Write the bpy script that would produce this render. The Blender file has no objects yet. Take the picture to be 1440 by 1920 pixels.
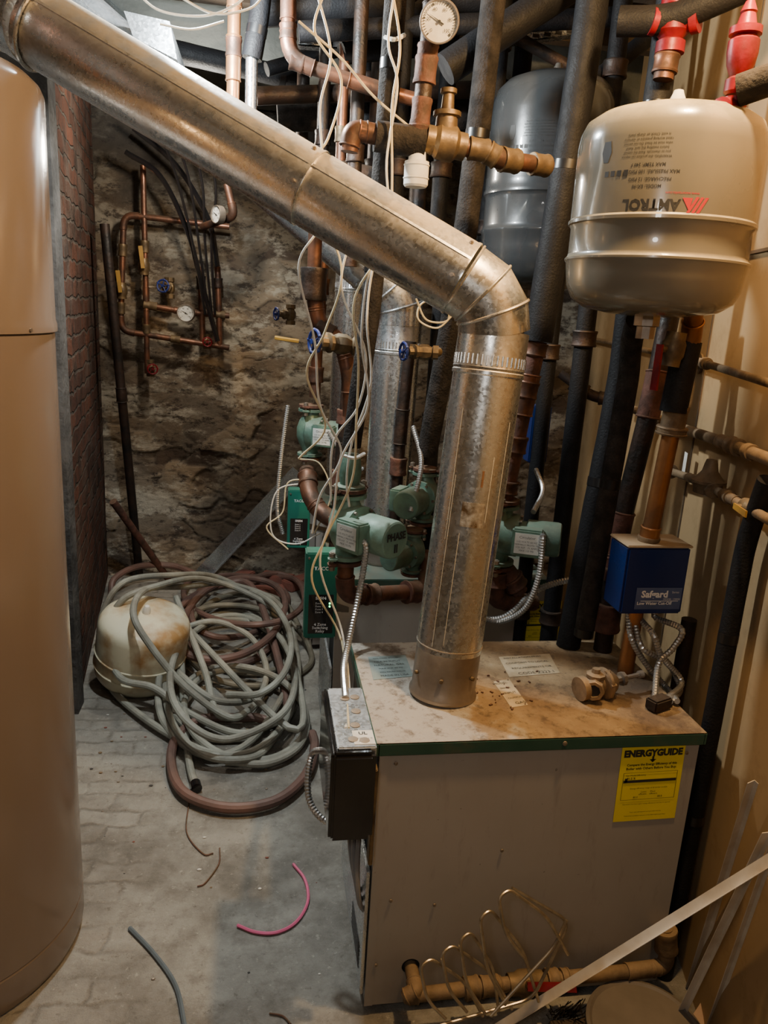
import bpy,bmesh,math,random
from mathutils import Vector,Matrix,noise
random.seed(7)
V=Vector
# ---------- camera calibration ----------
F=1442.0; CAM=V((0,0,1.65)); PT=math.radians(14.8); YW=math.radians(9.5); RL=math.radians(3.37)
f=V((math.sin(YW)*math.cos(PT),math.cos(YW)*math.cos(PT),-math.sin(PT)))
r0=V((math.cos(YW),-math.sin(YW),0)); u0=r0.cross(f)
rr=r0*math.cos(RL)+u0*math.sin(RL); uu=u0*math.cos(RL)-r0*math.sin(RL)
def ray(px,py): return f+rr*((px-720)/F)-uu*((py-960)/F)
def PD(px,py,d): return CAM+ray(px,py)*d
def PY(px,py,y): q=ray(px,py); return CAM+q*(y/q.y)
def PZ(px,py,z): q=ray(px,py); return CAM+q*((z-1.65)/q.z)
WA=math.radians(14.5); WP=V((1.15,1.6,0)); WD=V((math.sin(WA),math.cos(WA),0)); WN=V((-math.cos(WA),math.sin(WA),0))
def PW(px,py,off=0.0):
    q=ray(px,py); return CAM+q*((WP+WN*off-CAM).dot(WN)/q.dot(WN))
cam=bpy.data.cameras.new('camera'); co=bpy.data.objects.new('camera',cam); bpy.context.collection.objects.link(co)
m3=Matrix((rr,uu,-f)).transposed(); co.matrix_world=Matrix.Translation(CAM)@m3.to_4x4()
cam.sensor_fit='VERTICAL'; cam.sensor_height=36; cam.sensor_width=27; cam.lens=F/1920*36; cam.clip_start=.02
bpy.context.scene.camera=co
# ---------- materials ----------
_M={}
def nn(nt,t,**k):
    n=nt.nodes.new(t)
    for a,b in k.items(): setattr(n,a,b)
    return n
def mixc(nt,fac,a,b):
    n=nn(nt,'ShaderNodeMix',data_type='RGBA')
    for s,v in ((0,fac),(6,a),(7,b)):
        if isinstance(v,bpy.types.NodeSocket): nt.links.new(v,n.inputs[s])
        else: n.inputs[s].default_value=v if s==0 else (*v,1)
    return n.outputs[2]
def mth(nt,op,a,b=0.0,clamp=False):
    n=nn(nt,'ShaderNodeMath',operation=op,use_clamp=clamp)
    for i,v in enumerate((a,b)):
        if isinstance(v,bpy.types.NodeSocket): nt.links.new(v,n.inputs[i])
        else: n.inputs[i].default_value=v
    return n.outputs[0]
def ntex(nt,vec,s,det=5,rough=.55):
    n=nn(nt,'ShaderNodeTexNoise'); n.inputs['Scale'].default_value=s; n.inputs['Detail'].default_value=det; n.inputs['Roughness'].default_value=rough
    nt.links.new(vec,n.inputs['Vector']); return n.outputs[0]
def mr(nt,v,a,b,c=0.,d=1.):
    n=nn(nt,'ShaderNodeMapRange'); nt.links.new(v,n.inputs[0])
    for i,x in enumerate((a,b,c,d)): n.inputs[i+1].default_value=x
    return n.outputs[0]
def base(name):
    m=bpy.data.materials.new(name); m.use_nodes=True; nt=m.node_tree
    b=nt.nodes['Principled BSDF']; tc=nn(nt,'ShaderNodeTexCoord'); return m,nt,b,tc.outputs['Object']
def bumpn(nt,b,h,st,dist=.01):
    n=nn(nt,'ShaderNodeBump'); n.inputs['Strength'].default_value=st; n.inputs['Distance'].default_value=dist
    nt.links.new(h,n.inputs['Height']); nt.links.new(n.outputs[0],b.inputs['Normal'])
def M(name,c1,c2=None,s=8,rough=.5,metal=0.,bump=0.,bs=80,dust=0.,dc=(.30,.21,.11),spang=0.,coat=0.,emit=0.,stretch=None,lo=.38,hi=.64,grime=0.,gc=(.10,.065,.035),spec=.5):
    if name in _M: return _M[name]
    m,nt,b,oc=base(name); c2=c2 or tuple(x*.75 for x in c1)
    if stretch:
        mp=nn(nt,'ShaderNodeMapping'); mp.inputs['Scale'].default_value=stretch; nt.links.new(oc,mp.inputs[0]); vec=mp.outputs[0]
    else: vec=oc
    nz=ntex(nt,vec,s); k=mr(nt,nz,lo,hi); col=mixc(nt,k,c1,c2)
    R=mr(nt,nz,.3,.7,max(0,rough-.08),min(1,rough+.1)); Mt=None
    if spang:
        vo=nn(nt,'ShaderNodeTexVoronoi'); vo.inputs['Scale'].default_value=150; nt.links.new(oc,vo.inputs['Vector'])
        sp=nn(nt,'ShaderNodeSeparateColor'); nt.links.new(vo.outputs['Color'],sp.inputs[0])
        col=mixc(nt,mth(nt,'MULTIPLY',sp.outputs[0],spang),col,(.90,.91,.90))
        R=mth(nt,'ADD',R,mth(nt,'MULTIPLY',sp.outputs[1],.14))
    if grime:
        g2=mth(nt,'MULTIPLY',mr(nt,ntex(nt,oc,6,9,.75),.50,.64),grime); col=mixc(nt,g2,col,gc); R=mth(nt,'ADD',R,mth(nt,'MULTIPLY',g2,.3),True)
    if dust:
        g=nn(nt,'ShaderNodeNewGeometry'); sx=nn(nt,'ShaderNodeSeparateXYZ'); nt.links.new(g.outputs['Normal'],sx.inputs[0])
        dz=mr(nt,sx.outputs[2],.2,.95); n2=mr(nt,ntex(nt,oc,14,8,.7),.3,.62,.25,1.0)
        d=mth(nt,'MULTIPLY',mth(nt,'MULTIPLY',dz,n2),dust,True)
        col=mixc(nt,d,col,dc); R=mth(nt,'ADD',R,mth(nt,'MULTIPLY',d,.45),True)
        Mt=mth(nt,'MULTIPLY',mth(nt,'SUBTRACT',1.0,d),metal)
    nt.links.new(col,b.inputs['Base Color']); nt.links.new(R,b.inputs['Roughness'])
    if Mt: nt.links.new(Mt,b.inputs['Metallic'])
    else: b.inputs['Metallic'].default_value=metal
    b.inputs['Coat Weight'].default_value=coat; b.inputs['Specular IOR Level'].default_value=spec
    if emit: b.inputs['Emission Color'].default_value=(*c1,1); b.inputs['Emission Strength'].default_value=emit
    if bump: bumpn(nt,b,ntex(nt,oc,bs,6),bump)
    _M[name]=m; return m
GALV=M('galvanized_steel',(.74,.735,.70),(.55,.54,.51),9,.20,.96,.03,26,.75,(.60,.43,.20),.4,grime=.2,gc=(.42,.33,.22))
GALV2=M('galvanized_steel_clean',(.70,.74,.77),(.50,.53,.57),7,.20,.94,.03,30,.2,(.3,.25,.17),.3)
DULL=M('dull_steel',(.38,.33,.28),(.23,.19,.155),9,.40,.85,.08,40,.5)
COP=M('tarnished_copper',(.23,.10,.058),(.08,.045,.031),14,.42,.7,.1,60,.5,(.17,.115,.075),grime=.6,gc=(.05,.03,.022))
COPB=M('orange_copper',(.46,.20,.075),(.25,.11,.045),8,.36,.7,.05,60,.3,grime=.35)
BRS=M('aged_brass',(.22,.15,.075),(.10,.072,.044),20,.48,.65,.12,60,.6,(.24,.175,.10),grime=.5)
FOAM=M('black_foam_insulation',(.010,.010,.0115),(.006,.006,.007),20,.6,0,.25,160,.25,(.038,.031,.026),spec=.22)
FOAMG=M('dusty_foam_insulation',(.033,.028,.025),(.014,.0125,.012),25,.85,0,.6,150,.5,(.085,.064,.047),spec=.2)
IRON=M('black_iron',(.022,.019,.0175),(.05,.028,.019),15,.5,.5,.25,70,.5,(.095,.068,.043))
RUST=M('rusty_iron',(.15,.062,.042),(.06,.032,.022),22,.7,.3,.35,60,.35)
TANP=M('tan_grimy_pipe',(.26,.175,.098),(.12,.08,.045),12,.6,.3,.25,60,.5,(.31,.22,.13),grime=.5)
GRN=M('pump_green_paint',(.12,.215,.165),(.08,.15,.115),18,.40,.15,.12,70,.55,(.25,.245,.17),grime=.55,gc=(.07,.075,.055))
GRN2=M('relay_green_paint',(.012,.165,.115),(.01,.12,.085),10,.4,0,.03,60,.15)
LIDG=M('boiler_green_enamel',(.022,.070,.05),(.035,.09,.065),6,.45,.1,.06,60,0,grime=.5)
BLK=M('black_plastic',(.009,.008,.009),(.012,.011,.011),10,.15,coat=.5)
DARK=M('dark_recess',(.02,.018,.016),(.035,.03,.025),10,.8)
WHT=M('white_paper',(.74,.72,.66),(.6,.57,.5),20,.7)
GRYL=M('grey_label',(.62,.62,.58),(.5,.5,.46),20,.6)
WIRE=M('white_wire',(.74,.72,.66),(.55,.52,.45),20,.5)
WIREY=M('cream_wire',(.66,.57,.36),(.5,.42,.26),20,.5)
CONDM=M('armored_conduit_steel',(.58,.57,.55),(.38,.37,.35),30,.33,.85)
RED=M('red_enamel',(.23,.005,.011),(.11,.003,.007),15,.4,.1,.1,60,.2,(.15,.05,.035),spec=.3)
BLUEH=M('blue_enamel',(.012,.028,.20),(.008,.02,.11),15,.4,.1,.1,60,.2)
SAFB=M('dark_blue_enamel',(.006,.022,.12),(.006,.019,.10),6,.30,.1,.02,60,.4,(.16,.15,.18))
YEL=M('yellow_card',(.82,.67,.02),(.73,.59,.02),6,.5)
YELH=M('yellow_handle',(.36,.20,.03),(.25,.14,.03),10,.5)
INK=M('black_ink',(.02,.02,.02),(.03,.03,.03),10,.6)
REDI=M('red_ink',(.60,.02,.02),(.5,.02,.02),10,.5)
WHI=M('white_ink',(.8,.8,.8),(.75,.75,.75),10,.5)
LED=M('green_indicator',(.1,1,.3),(.1,1,.3),10,.5,emit=6)
HOSE=M('grey_hose',(.34,.34,.285),(.21,.205,.17),7,.5,0,.08,90,.2,(.38,.34,.27),grime=.5,gc=(.13,.11,.08))
HOSE2=M('olive_hose',(.20,.18,.135),(.12,.11,.08),9,.55,0,.08,90,.2,(.3,.27,.2))
HOSER=M('faded_brown_hose',(.17,.09,.072),(.11,.064,.052),9,.5,0,.08,90,.2,(.24,.18,.14))
PINK=M('pink_tube',(.80,.16,.30),(.7,.14,.25),9,.4)
TANKG=M('grey_tank_enamel',(.19,.175,.138),(.165,.15,.118),3,.20,.0,.01,40,.85,(.50,.42,.25),coat=.6)
TANKD=M('dark_grey_tank_enamel',(.045,.048,.05),(.034,.036,.038),3,.25,0,.02,40,.4,(.11,.10,.085),coat=.5)
TANKW=M('stained_white_tank',(.70,.65,.47),(.40,.21,.07),5,.35,0,.03,40,.15,(.64,.55,.38),lo=.45,hi=.62)
HEAT=M('taupe_heater_jacket',(.205,.165,.138),(.197,.158,.132),1.5,.20,.15,.0,30)
WHM=M('white_enamel_strip',(.70,.64,.55),(.52,.44,.34),10,.4,.1,.03)
WOOD=M('dark_old_timber',(.045,.030,.018),(.075,.05,.03),5,.85,0,.5,40,stretch=(1,8,8))
PLY=M('paint_spattered_board',(.36,.24,.16),(.18,.10,.06),9,.7,0,.2,50)
def panelmat():
    m,nt,b,oc=base('grey_boiler_enamel')
    col=mixc(nt,mr(nt,ntex(nt,oc,3),.35,.7),(.345,.32,.29),(.30,.275,.243))
    sp=mr(nt,ntex(nt,oc,45,3),.72,.76); col=mixc(nt,mth(nt,'MULTIPLY',sp,.6),col,(.07,.05,.04))
    mp=nn(nt,'ShaderNodeMapping'); mp.inputs['Scale'].default_value=(3,3,.6); mp.inputs['Rotation'].default_value=(0,.6,0); nt.links.new(oc,mp.inputs[0])
    st=mr(nt,ntex(nt,mp.outputs[0],9,7,.7),.56,.72); col=mixc(nt,mth(nt,'MULTIPLY',st,.4),col,(.19,.155,.13))
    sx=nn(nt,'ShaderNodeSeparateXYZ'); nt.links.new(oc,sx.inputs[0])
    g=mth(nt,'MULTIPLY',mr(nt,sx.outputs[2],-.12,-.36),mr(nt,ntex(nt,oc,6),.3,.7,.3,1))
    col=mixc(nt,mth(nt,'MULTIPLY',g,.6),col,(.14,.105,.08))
    nt.links.new(col,b.inputs['Base Color']); b.inputs['Roughness'].default_value=.36
    bumpn(nt,b,ntex(nt,oc,4,2),.04); return m
PANEL=panelmat()
def lidmat():
    m,nt,b,oc=base('dusty_boiler_top')
    n=ntex(nt,oc,5,7,.65); col=mixc(nt,mr(nt,n,.35,.6),(.38,.27,.145),(.22,.14,.07))
    sx=nn(nt,'ShaderNodeSeparateXYZ'); nt.links.new(oc,sx.inputs[0])
    e=mth(nt,'MULTIPLY',mr(nt,mth(nt,'ADD',sx.outputs[0],mth(nt,'MULTIPLY',mth(nt,'SUBTRACT',n,.5),.9)),-.12,-.20),.75); col=mixc(nt,e,col,(.42,.395,.35))  # lid colour turns paler grey towards the left end
    n2=mr(nt,ntex(nt,oc,22,8,.78),.52,.62); col=mixc(nt,mth(nt,'MULTIPLY',n2,.7),col,(.08,.05,.027))
    n3=mr(nt,ntex(nt,oc,8,9,.78),.54,.62); col=mixc(nt,mth(nt,'MULTIPLY',n3,.65),col,(.11,.065,.033))
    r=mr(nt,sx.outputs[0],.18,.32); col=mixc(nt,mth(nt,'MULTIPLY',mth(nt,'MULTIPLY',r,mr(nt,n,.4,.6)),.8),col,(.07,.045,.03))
    nt.links.new(col,b.inputs['Base Color']); b.inputs['Roughness'].default_value=.75
    bumpn(nt,b,ntex(nt,oc,40,8,.7),.5); return m
LIDD=lidmat()
def floormat():
    m,nt,b,oc=base('worn_concrete_and_brick')
    n1=ntex(nt,oc,2.2,9,.66); col=mixc(nt,mr(nt,n1,.38,.58),(.19,.175,.15),(.40,.38,.33))
    n3=mr(nt,ntex(nt,oc,9,9,.75),.48,.66); col=mixc(nt,mth(nt,'MULTIPLY',n3,.6),col,(.125,.11,.088))
    sx=nn(nt,'ShaderNodeSeparateXYZ'); nt.links.new(oc,sx.inputs[0])
    br=nn(nt,'ShaderNodeTexBrick'); br.inputs['Scale'].default_value=2.3; br.inputs['Mortar Size'].default_value=.028; br.inputs['Mortar Smooth'].default_value=1.0; br.inputs['Row Height'].default_value=.19
    br.inputs['Color1'].default_value=(.31,.275,.23,1); br.inputs['Color2'].default_value=(.39,.365,.315,1); br.inputs['Mortar'].default_value=(.17,.148,.118,1)
    mp=nn(nt,'ShaderNodeMapping'); mp.inputs['Rotation'].default_value=(0,0,.05); nt.links.new(oc,mp.inputs[0])
    wv=nn(nt,'ShaderNodeVectorMath',operation='MULTIPLY_ADD'); nz=nn(nt,'ShaderNodeTexNoise'); nz.inputs['Scale'].default_value=9; nz.inputs['Detail'].default_value=7; nt.links.new(oc,nz.inputs['Vector'])
    nt.links.new(nz.outputs['Color'],wv.inputs[0]); wv.inputs[1].default_value=(.08,.08,0); nt.links.new(mp.outputs[0],wv.inputs[2]); nt.links.new(wv.outputs[0],br.inputs['Vector'])
    mk=mr(nt,mth(nt,'ADD',sx.outputs[0],mth(nt,'MULTIPLY',ntex(nt,oc,3,5),.4)),-.08,-.20)
    mk=mth(nt,'MULTIPLY',mk,mr(nt,ntex(nt,oc,5,7,.75),.38,.56,.1,.9))
    bc=mixc(nt,mr(nt,ntex(nt,oc,16,8,.7),.40,.66,0,.9),br.outputs['Color'],col)
    col=mixc(nt,mk,col,bc)
    n5=mr(nt,ntex(nt,oc,50,5,.7),.60,.68); col=mixc(nt,mth(nt,'MULTIPLY',n5,.5),col,(.58,.54,.46))
    n7=mr(nt,ntex(nt,oc,34,7,.8),.57,.65); col=mixc(nt,mth(nt,'MULTIPLY',n7,.5),col,(.09,.075,.055))
    n6=mr(nt,ntex(nt,oc,1.3,6,.6),.50,.60); col=mixc(nt,mth(nt,'MULTIPLY',n6,.45),col,(.14,.12,.095))
    nt.links.new(col,b.inputs['Base Color']); nt.links.new(mr(nt,n1,.3,.7,.9,.6),b.inputs['Roughness'])
    h=mth(nt,'ADD',mth(nt,'MULTIPLY',ntex(nt,oc,12,9,.75),1.0),mth(nt,'MULTIPLY',mth(nt,'MULTIPLY',br.outputs['Fac'],mk),-.35))
    bumpn(nt,b,h,.9,.02); return m
def brickmat():
    m,nt,b,oc=base('old_red_brick')
    sx=nn(nt,'ShaderNodeSeparateXYZ'); nt.links.new(oc,sx.inputs[0]); cb=nn(nt,'ShaderNodeCombineXYZ')
    nt.links.new(mth(nt,'ADD',sx.outputs[1],sx.outputs[0]),cb.inputs[0]); nt.links.new(sx.outputs[2],cb.inputs[1])
    wv=nn(nt,'ShaderNodeVectorMath',operation='MULTIPLY_ADD'); nz=nn(nt,'ShaderNodeTexNoise'); nz.inputs['Scale'].default_value=8; nz.inputs['Detail'].default_value=6; nt.links.new(oc,nz.inputs['Vector'])
    nt.links.new(nz.outputs['Color'],wv.inputs[0]); wv.inputs[1].default_value=(.06,.06,0); nt.links.new(cb.outputs[0],wv.inputs[2])
    br=nn(nt,'ShaderNodeTexBrick'); br.inputs['Scale'].default_value=2.4; br.inputs['Mortar Size'].default_value=.020; br.inputs['Mortar Smooth'].default_value=.6; br.inputs['Row Height'].default_value=.18
    br.inputs['Color1'].default_value=(.165,.07,.045,1); br.inputs['Color2'].default_value=(.085,.042,.03,1); br.inputs['Mortar'].default_value=(.115,.095,.078,1)
    nt.links.new(wv.outputs[0],br.inputs['Vector'])
    n=ntex(nt,oc,4,8,.72); col=mixc(nt,mr(nt,n,.48,.62,0,.75),br.outputs['Color'],(.14,.115,.095))
    n=ntex(nt,oc,7,8,.72); col=mixc(nt,mr(nt,n,.50,.62,0,.85),col,(.04,.03,.025))
    nt.links.new(col,b.inputs['Base Color']); b.inputs['Roughness'].default_value=.95; b.inputs['Specular IOR Level'].default_value=.15
    bumpn(nt,b,mth(nt,'SUBTRACT',ntex(nt,oc,20,9,.75),mth(nt,'MULTIPLY',br.outputs['Fac'],.8)),1.0,.035); return m
def stonemat():
    m,nt,b,oc=base('rubble_stone')
    at=nn(nt,'ShaderNodeAttribute'); at.attribute_name='tone'; s=nn(nt,'ShaderNodeSeparateColor'); nt.links.new(at.outputs['Color'],s.inputs[0])
    col=mixc(nt,s.outputs[0],(.13,.092,.066),(.40,.305,.205))
    col=mixc(nt,mth(nt,'MULTIPLY',s.outputs[1],.8),col,(.29,.24,.18))
    mp=nn(nt,'ShaderNodeMapping'); mp.inputs['Scale'].default_value=(1,1,2.0); nt.links.new(oc,mp.inputs[0])
    n=ntex(nt,mp.outputs[0],2.6,11,.78); col=mixc(nt,mr(nt,n,.50,.57,0,.85),col,(.62,.55,.43))
    n2=ntex(nt,mp.outputs[0],7,10,.8); col=mixc(nt,mr(nt,n2,.53,.59,0,.85),col,(.065,.047,.037))
    n3=ntex(nt,oc,1.1,5,.6); col=mixc(nt,mr(nt,n3,.50,.62,0,.7),col,(.075,.058,.046))
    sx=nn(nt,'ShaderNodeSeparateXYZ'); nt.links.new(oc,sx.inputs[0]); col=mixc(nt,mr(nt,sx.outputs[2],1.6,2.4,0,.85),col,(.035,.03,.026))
    nt.links.new(col,b.inputs['Base Color']); b.inputs['Roughness'].default_value=.95; b.inputs['Specular IOR Level'].default_value=.2
    bumpn(nt,b,ntex(nt,mp.outputs[0],26,11,.82),.9,.018); return m
FLOORM=floormat(); BRICKM=brickmat(); STONEM=stonemat()
STUC=M('grey_stucco',(.095,.09,.085),(.05,.048,.046),6,.95,0,.8,30,grime=.5,gc=(.03,.027,.024),spec=.15)
WALLT=M('tan_painted_board',(.40,.27,.14),(.33,.22,.11),1.6,.6,0,.0,14,grime=.35,gc=(.21,.13,.06),spec=.3)
WALLP=M('sooty_painted_masonry',(.13,.14,.13),(.07,.075,.07),4,.8,0,.3,30)
CEILM=M('sooty_plaster',(.04,.04,.038),(.025,.024,.022),4,.9,0,.3,30)
BATT=M('dark_batten',(.13,.085,.05),(.09,.06,.035),8,.7)
DPAP=M('dusty_paper',(.52,.42,.27),(.38,.29,.17),20,.8)
# ---------- mesh builder ----------
WPOS={}
class B:
    def __init__(s): s.bm=bmesh.new(); s.mats=[]
    def mi(s,m):
        if m not in s.mats: s.mats.append(m)
        return s.mats.index(m)
    def add(s,t,m):
        i=s.mi(m)
        for fc in t.faces: fc.material_index=i
        me=bpy.data.meshes.new('t'); t.to_mesh(me); t.free(); s.bm.from_mesh(me); bpy.data.meshes.remove(me); return s
    def box(s,c,size,m,rot=None,bev=.0,seg=2):
        t=bmesh.new(); bmesh.ops.create_cube(t,size=1); bmesh.ops.scale(t,vec=V(size),verts=t.verts)
        if bev: bmesh.ops.bevel(t,geom=t.edges[:],offset=bev,segments=seg,affect='EDGES')
        if rot is not None: bmesh.ops.transform(t,matrix=rot.to_4x4() if len(rot)==3 else rot,verts=t.verts)
        bmesh.ops.translate(t,vec=V(c),verts=t.verts); return s.add(t,m)
    def bb(s,lo,hi,m,bev=0.0): lo=V(lo);hi=V(hi); return s.box((lo+hi)/2,hi-lo,m,None,bev)
    def lathe(s,prof,o,ax,m,seg=32,caps=True):
        ax=V(ax).normalized(); a=ax.orthogonal().normalized(); b=ax.cross(a); t=bmesh.new(); rings=[]
        for r,h in prof:
            rings.append([t.verts.new(V(o)+ax*h+(a*math.cos(2*math.pi*k/seg)+b*math.sin(2*math.pi*k/seg))*max(r,1e-4)) for k in range(seg)])
        for i in range(len(rings)-1):
            for k in range(seg):
                t.faces.new((rings[i][k],rings[i][(k+1)%seg],rings[i+1][(k+1)%seg],rings[i+1][k]))
        if caps: t.faces.new(rings[0][::-1]); t.faces.new(rings[-1])
        return s.add(t,m)
    def cyl(s,p0,p1,r,m,seg=20,r1=None):
        p0=V(p0);p1=V(p1); return s.lathe([(r,0),(r if r1 is None else r1,(p1-p0).length)],p0,p1-p0,m,seg)
    def tube(s,pts,r,m,seg=12,rf=None,up=None):
        t=bmesh.new(); pts=[V(p) for p in pts]; rings=[]; n=None
        for i,p in enumerate(pts):
            d=(pts[min(i+1,len(pts)-1)]-pts[max(i-1,0)])
            if d.length<1e-9: continue
            d.normalize()
            if n is None: n=d.orthogonal().normalized()
            else:
                n=n-d*n.dot(d)
                n=n.normalized() if n.length>1e-6 else d.orthogonal().normalized()
            bq=d.cross(n); R=rf(i,p) if rf else r
            rings.append([t.verts.new(p+(n*math.cos(2*math.pi*k/seg)+bq*math.sin(2*math.pi*k/seg))*R) for k in range(seg)])
        for i in range(len(rings)-1):
            for k in range(seg): t.faces.new((rings[i][k],rings[i][(k+1)%seg],rings[i+1][(k+1)%seg],rings[i+1][k]))
        t.faces.new(rings[0][::-1]); t.faces.new(rings[-1]); return s.add(t,m)
    def sph(s,c,r,m,sc=(1,1,1),seg=16):
        t=bmesh.new(); bmesh.ops.create_uvsphere(t,u_segments=seg,v_segments=seg//2+2,radius=r); bmesh.ops.scale(t,vec=V(sc),verts=t.verts); bmesh.ops.translate(t,vec=V(c),verts=t.verts); return s.add(t,m)
    def torus(s,c,ax,R,r,m,seg=28,ss=8):
        ax=V(ax).normalized(); a=ax.orthogonal().normalized(); b=ax.cross(a); t=bmesh.new(); rings=[]
        for i in range(seg):
            d=a*math.cos(2*math.pi*i/seg)+b*math.sin(2*math.pi*i/seg)
            rings.append([t.verts.new(V(c)+d*(R+r*math.cos(2*math.pi*k/ss))+ax*r*math.sin(2*math.pi*k/ss)) for k in range(ss)])
        for i in range(seg):
            for k in range(ss): t.faces.new((rings[i][k],rings[(i+1)%seg][k],rings[(i+1)%seg][(k+1)%ss],rings[i][(k+1)%ss]))
        return s.add(t,m)
    def prism(s,poly,th,m):
        t=bmesh.new(); a=[t.verts.new(V(p)) for p in poly]; b=[t.verts.new(V(p)+V(th)) for p in poly]; n=len(a)
        t.faces.new(a); t.faces.new(b[::-1])
        for i in range(n): t.faces.new((a[i],b[i],b[(i+1)%n],a[(i+1)%n]))
        bmesh.ops.recalc_face_normals(t,faces=t.faces[:]); return s.add(t,m)
    def patch(s,o,ax,dr,R,a0,a1,h0,h1,m,n=14,th=.0006):
        ax=V(ax).normalized(); dr=(V(dr)-ax*V(dr).dot(ax)).normalized(); e=ax.cross(dr); t=bmesh.new(); L=[]
        for i in range(n+1):
            a=a0+(a1-a0)*i/n; d=dr*math.cos(a)+e*math.sin(a)
            L.append([t.verts.new(V(o)+d*(R+q)+ax*h) for q,h in ((0,h0),(th,h0),(th,h1),(0,h1))])
        for i in range(n):
            for k in range(4): t.faces.new((L[i][k],L[i][(k+1)%4],L[i+1][(k+1)%4],L[i+1][k]))
        t.faces.new(L[0][::-1]); t.faces.new(L[-1]); bmesh.ops.recalc_face_normals(t,faces=t.faces[:]); return s.add(t,m)
    def obj(s,name,parent=None,label=None,cat=None,kind=None,group=None,origin=None,smooth=True):
        bm=s.bm; bm.normal_update()
        if smooth:
            for fc in bm.faces: fc.smooth=True
            for e in bm.edges:
                if len(e.link_faces)==2 and e.calc_face_angle(0)>.6: e.smooth=False
        vs=[v.co for v in bm.verts]; lo=V([min(c[i] for c in vs) for i in range(3)]); hi=V([max(c[i] for c in vs) for i in range(3)])
        o=V(origin) if origin is not None else ((lo+hi)/2 if parent else V(((lo.x+hi.x)/2,(lo.y+hi.y)/2,lo.z)))
        bmesh.ops.translate(bm,vec=-o,verts=bm.verts); me=bpy.data.meshes.new(name); bm.to_mesh(me); bm.free()
        for m in s.mats: me.materials.append(m)
        ob=bpy.data.objects.new(name,me); bpy.context.collection.objects.link(ob); return fin(ob,o,parent,label,cat,kind,group)
def fin(ob,o,parent,label,cat,kind=None,group=None):
    WPOS[ob.name]=V(o)
    if parent: ob.parent=parent; ob.location=V(o)-WPOS[parent.name]
    else: ob.location=o
    if label: ob['label']=label
    if cat: ob['category']=cat
    if kind: ob['kind']=kind
    if group: ob['group']=group
    return ob
def thing(name,label,cat,loc,group=None):
    e=bpy.data.objects.new(name,None); e.empty_display_size=.05; bpy.context.collection.objects.link(e); return fin(e,V(loc),None,label,cat,None,group)
def textmesh(s,size,bold=0):
    c=bpy.data.curves.new('t','FONT'); c.body=s; c.size=size; c.align_x='CENTER'; c.align_y='CENTER'; c.offset=bold; c.resolution_u=2
    o=bpy.data.objects.new('t',c); bpy.context.collection.objects.link(o); dg=bpy.context.evaluated_depsgraph_get()
    me=bpy.data.meshes.new_from_object(o.evaluated_get(dg)); bpy.data.objects.remove(o); bpy.data.curves.remove(c); return me
def text(parent,lines,mat,mp,name='lettering',extra=None):
    t=bmesh.new()
    for L in lines:
        st,u,v,sz=L[:4]; bold=L[4] if len(L)>4 else 0; wx=L[5] if len(L)>5 else 1
        me=textmesh(st,sz,bold); n0=len(t.verts); t.from_mesh(me); bpy.data.meshes.remove(me); t.verts.ensure_lookup_table()
        for q in t.verts[n0:]: q.co=V((q.co.x*wx+u,q.co.y+v,0))
    for q in t.verts: q.co=mp(q.co.x,q.co.y)
    if not t.verts: t.free(); return
    b=B(); b.add(t,mat); return b.obj(name,parent,smooth=False)
def flat(o,xd,ud,off=.0008):
    xd=V(xd).normalized(); ud=V(ud); ud=(ud-xd*ud.dot(xd)).normalized(); n=xd.cross(ud)
    return lambda u,v: V(o)+xd*u+ud*v+n*off
def rnd(pts,R,n=7):
    pts=[V(p) for p in pts]; out=[pts[0]]; arcs=[]
    for i in range(1,len(pts)-1):
        a,b,c=pts[i-1],pts[i],pts[i+1]; r=min(R,(a-b).length*.45,(c-b).length*.45)
        p=b+(a-b).normalized()*r; q=b+(c-b).normalized()*r; arc=[p*(1-t)**2+b*2*t*(1-t)+q*t*t for t in [k/n for k in range(n+1)]]
        out+=arc; arcs.append(arc)
    out.append(pts[-1]); return out,arcs
def cat_(pts,per=10):
    P=[V(p) for p in pts]; P=[P[0]*2-P[1]]+P+[P[-1]*2-P[-2]]; out=[]
    for i in range(1,len(P)-2):
        a,b,c,d=P[i-1:i+3]
        for k in range(per):
            t=k/per; out.append(.5*((2*b)+(c-a)*t+(2*a-5*b+4*c-d)*t*t+(3*b-a-3*c+d)*t**3))
    out.append(P[-2]); return out
def resample(pts,step):
    out=[pts[0]]; acc=0
    for i in range(1,len(pts)):
        a,b=pts[i-1],pts[i]; L=(b-a).length
        if L<1e-9: continue
        d=step-acc
        while d<=L: out.append(a+(b-a)*(d/L)); d+=step
        acc=(acc+L)%step
    out.append(pts[-1]); return out
def run(name,label,cat,pts,r,m,R=.045,em=None,coup=(),group=None,cm=None):
    pts=[V(p) for p in pts]; lo=min(pts,key=lambda p:p.z); T=thing(name,label,cat,lo,group)
    pth,arcs=rnd(pts,R); B().tube(pth,r,m,16).obj('pipe',T)
    for a in arcs:
        d0=(a[0]-a[1]).normalized()*.014; d1=(a[-1]-a[-2]).normalized()*.014
        b=B().tube([a[0]+d0]+a+[a[-1]+d1],r*1.16,em or m,16); b.torus(a[0]+d0,d0,r*1.12,r*.12,em or m); b.torus(a[-1]+d1,d1,r*1.12,r*.12,em or m); b.obj('elbow',T)
    for (i,t,L,k) in coup:
        c=pts[i].lerp(pts[i+1],t); d=(pts[i+1]-pts[i]).normalized()
        B().lathe([(r*1.0,-L/2),(r*k,-L/2),(r*k*1.04,-L/2+.004),(r*k*.96,-L/4),(r*k*.96,L/4),(r*k*1.04,L/2-.004),(r*k,L/2),(r,L/2)],c,d,cm or em or m,20).obj('coupling',T)
    return T
TAPE=M('black_tape',(.008,.008,.009),None,10,.3)
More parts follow.
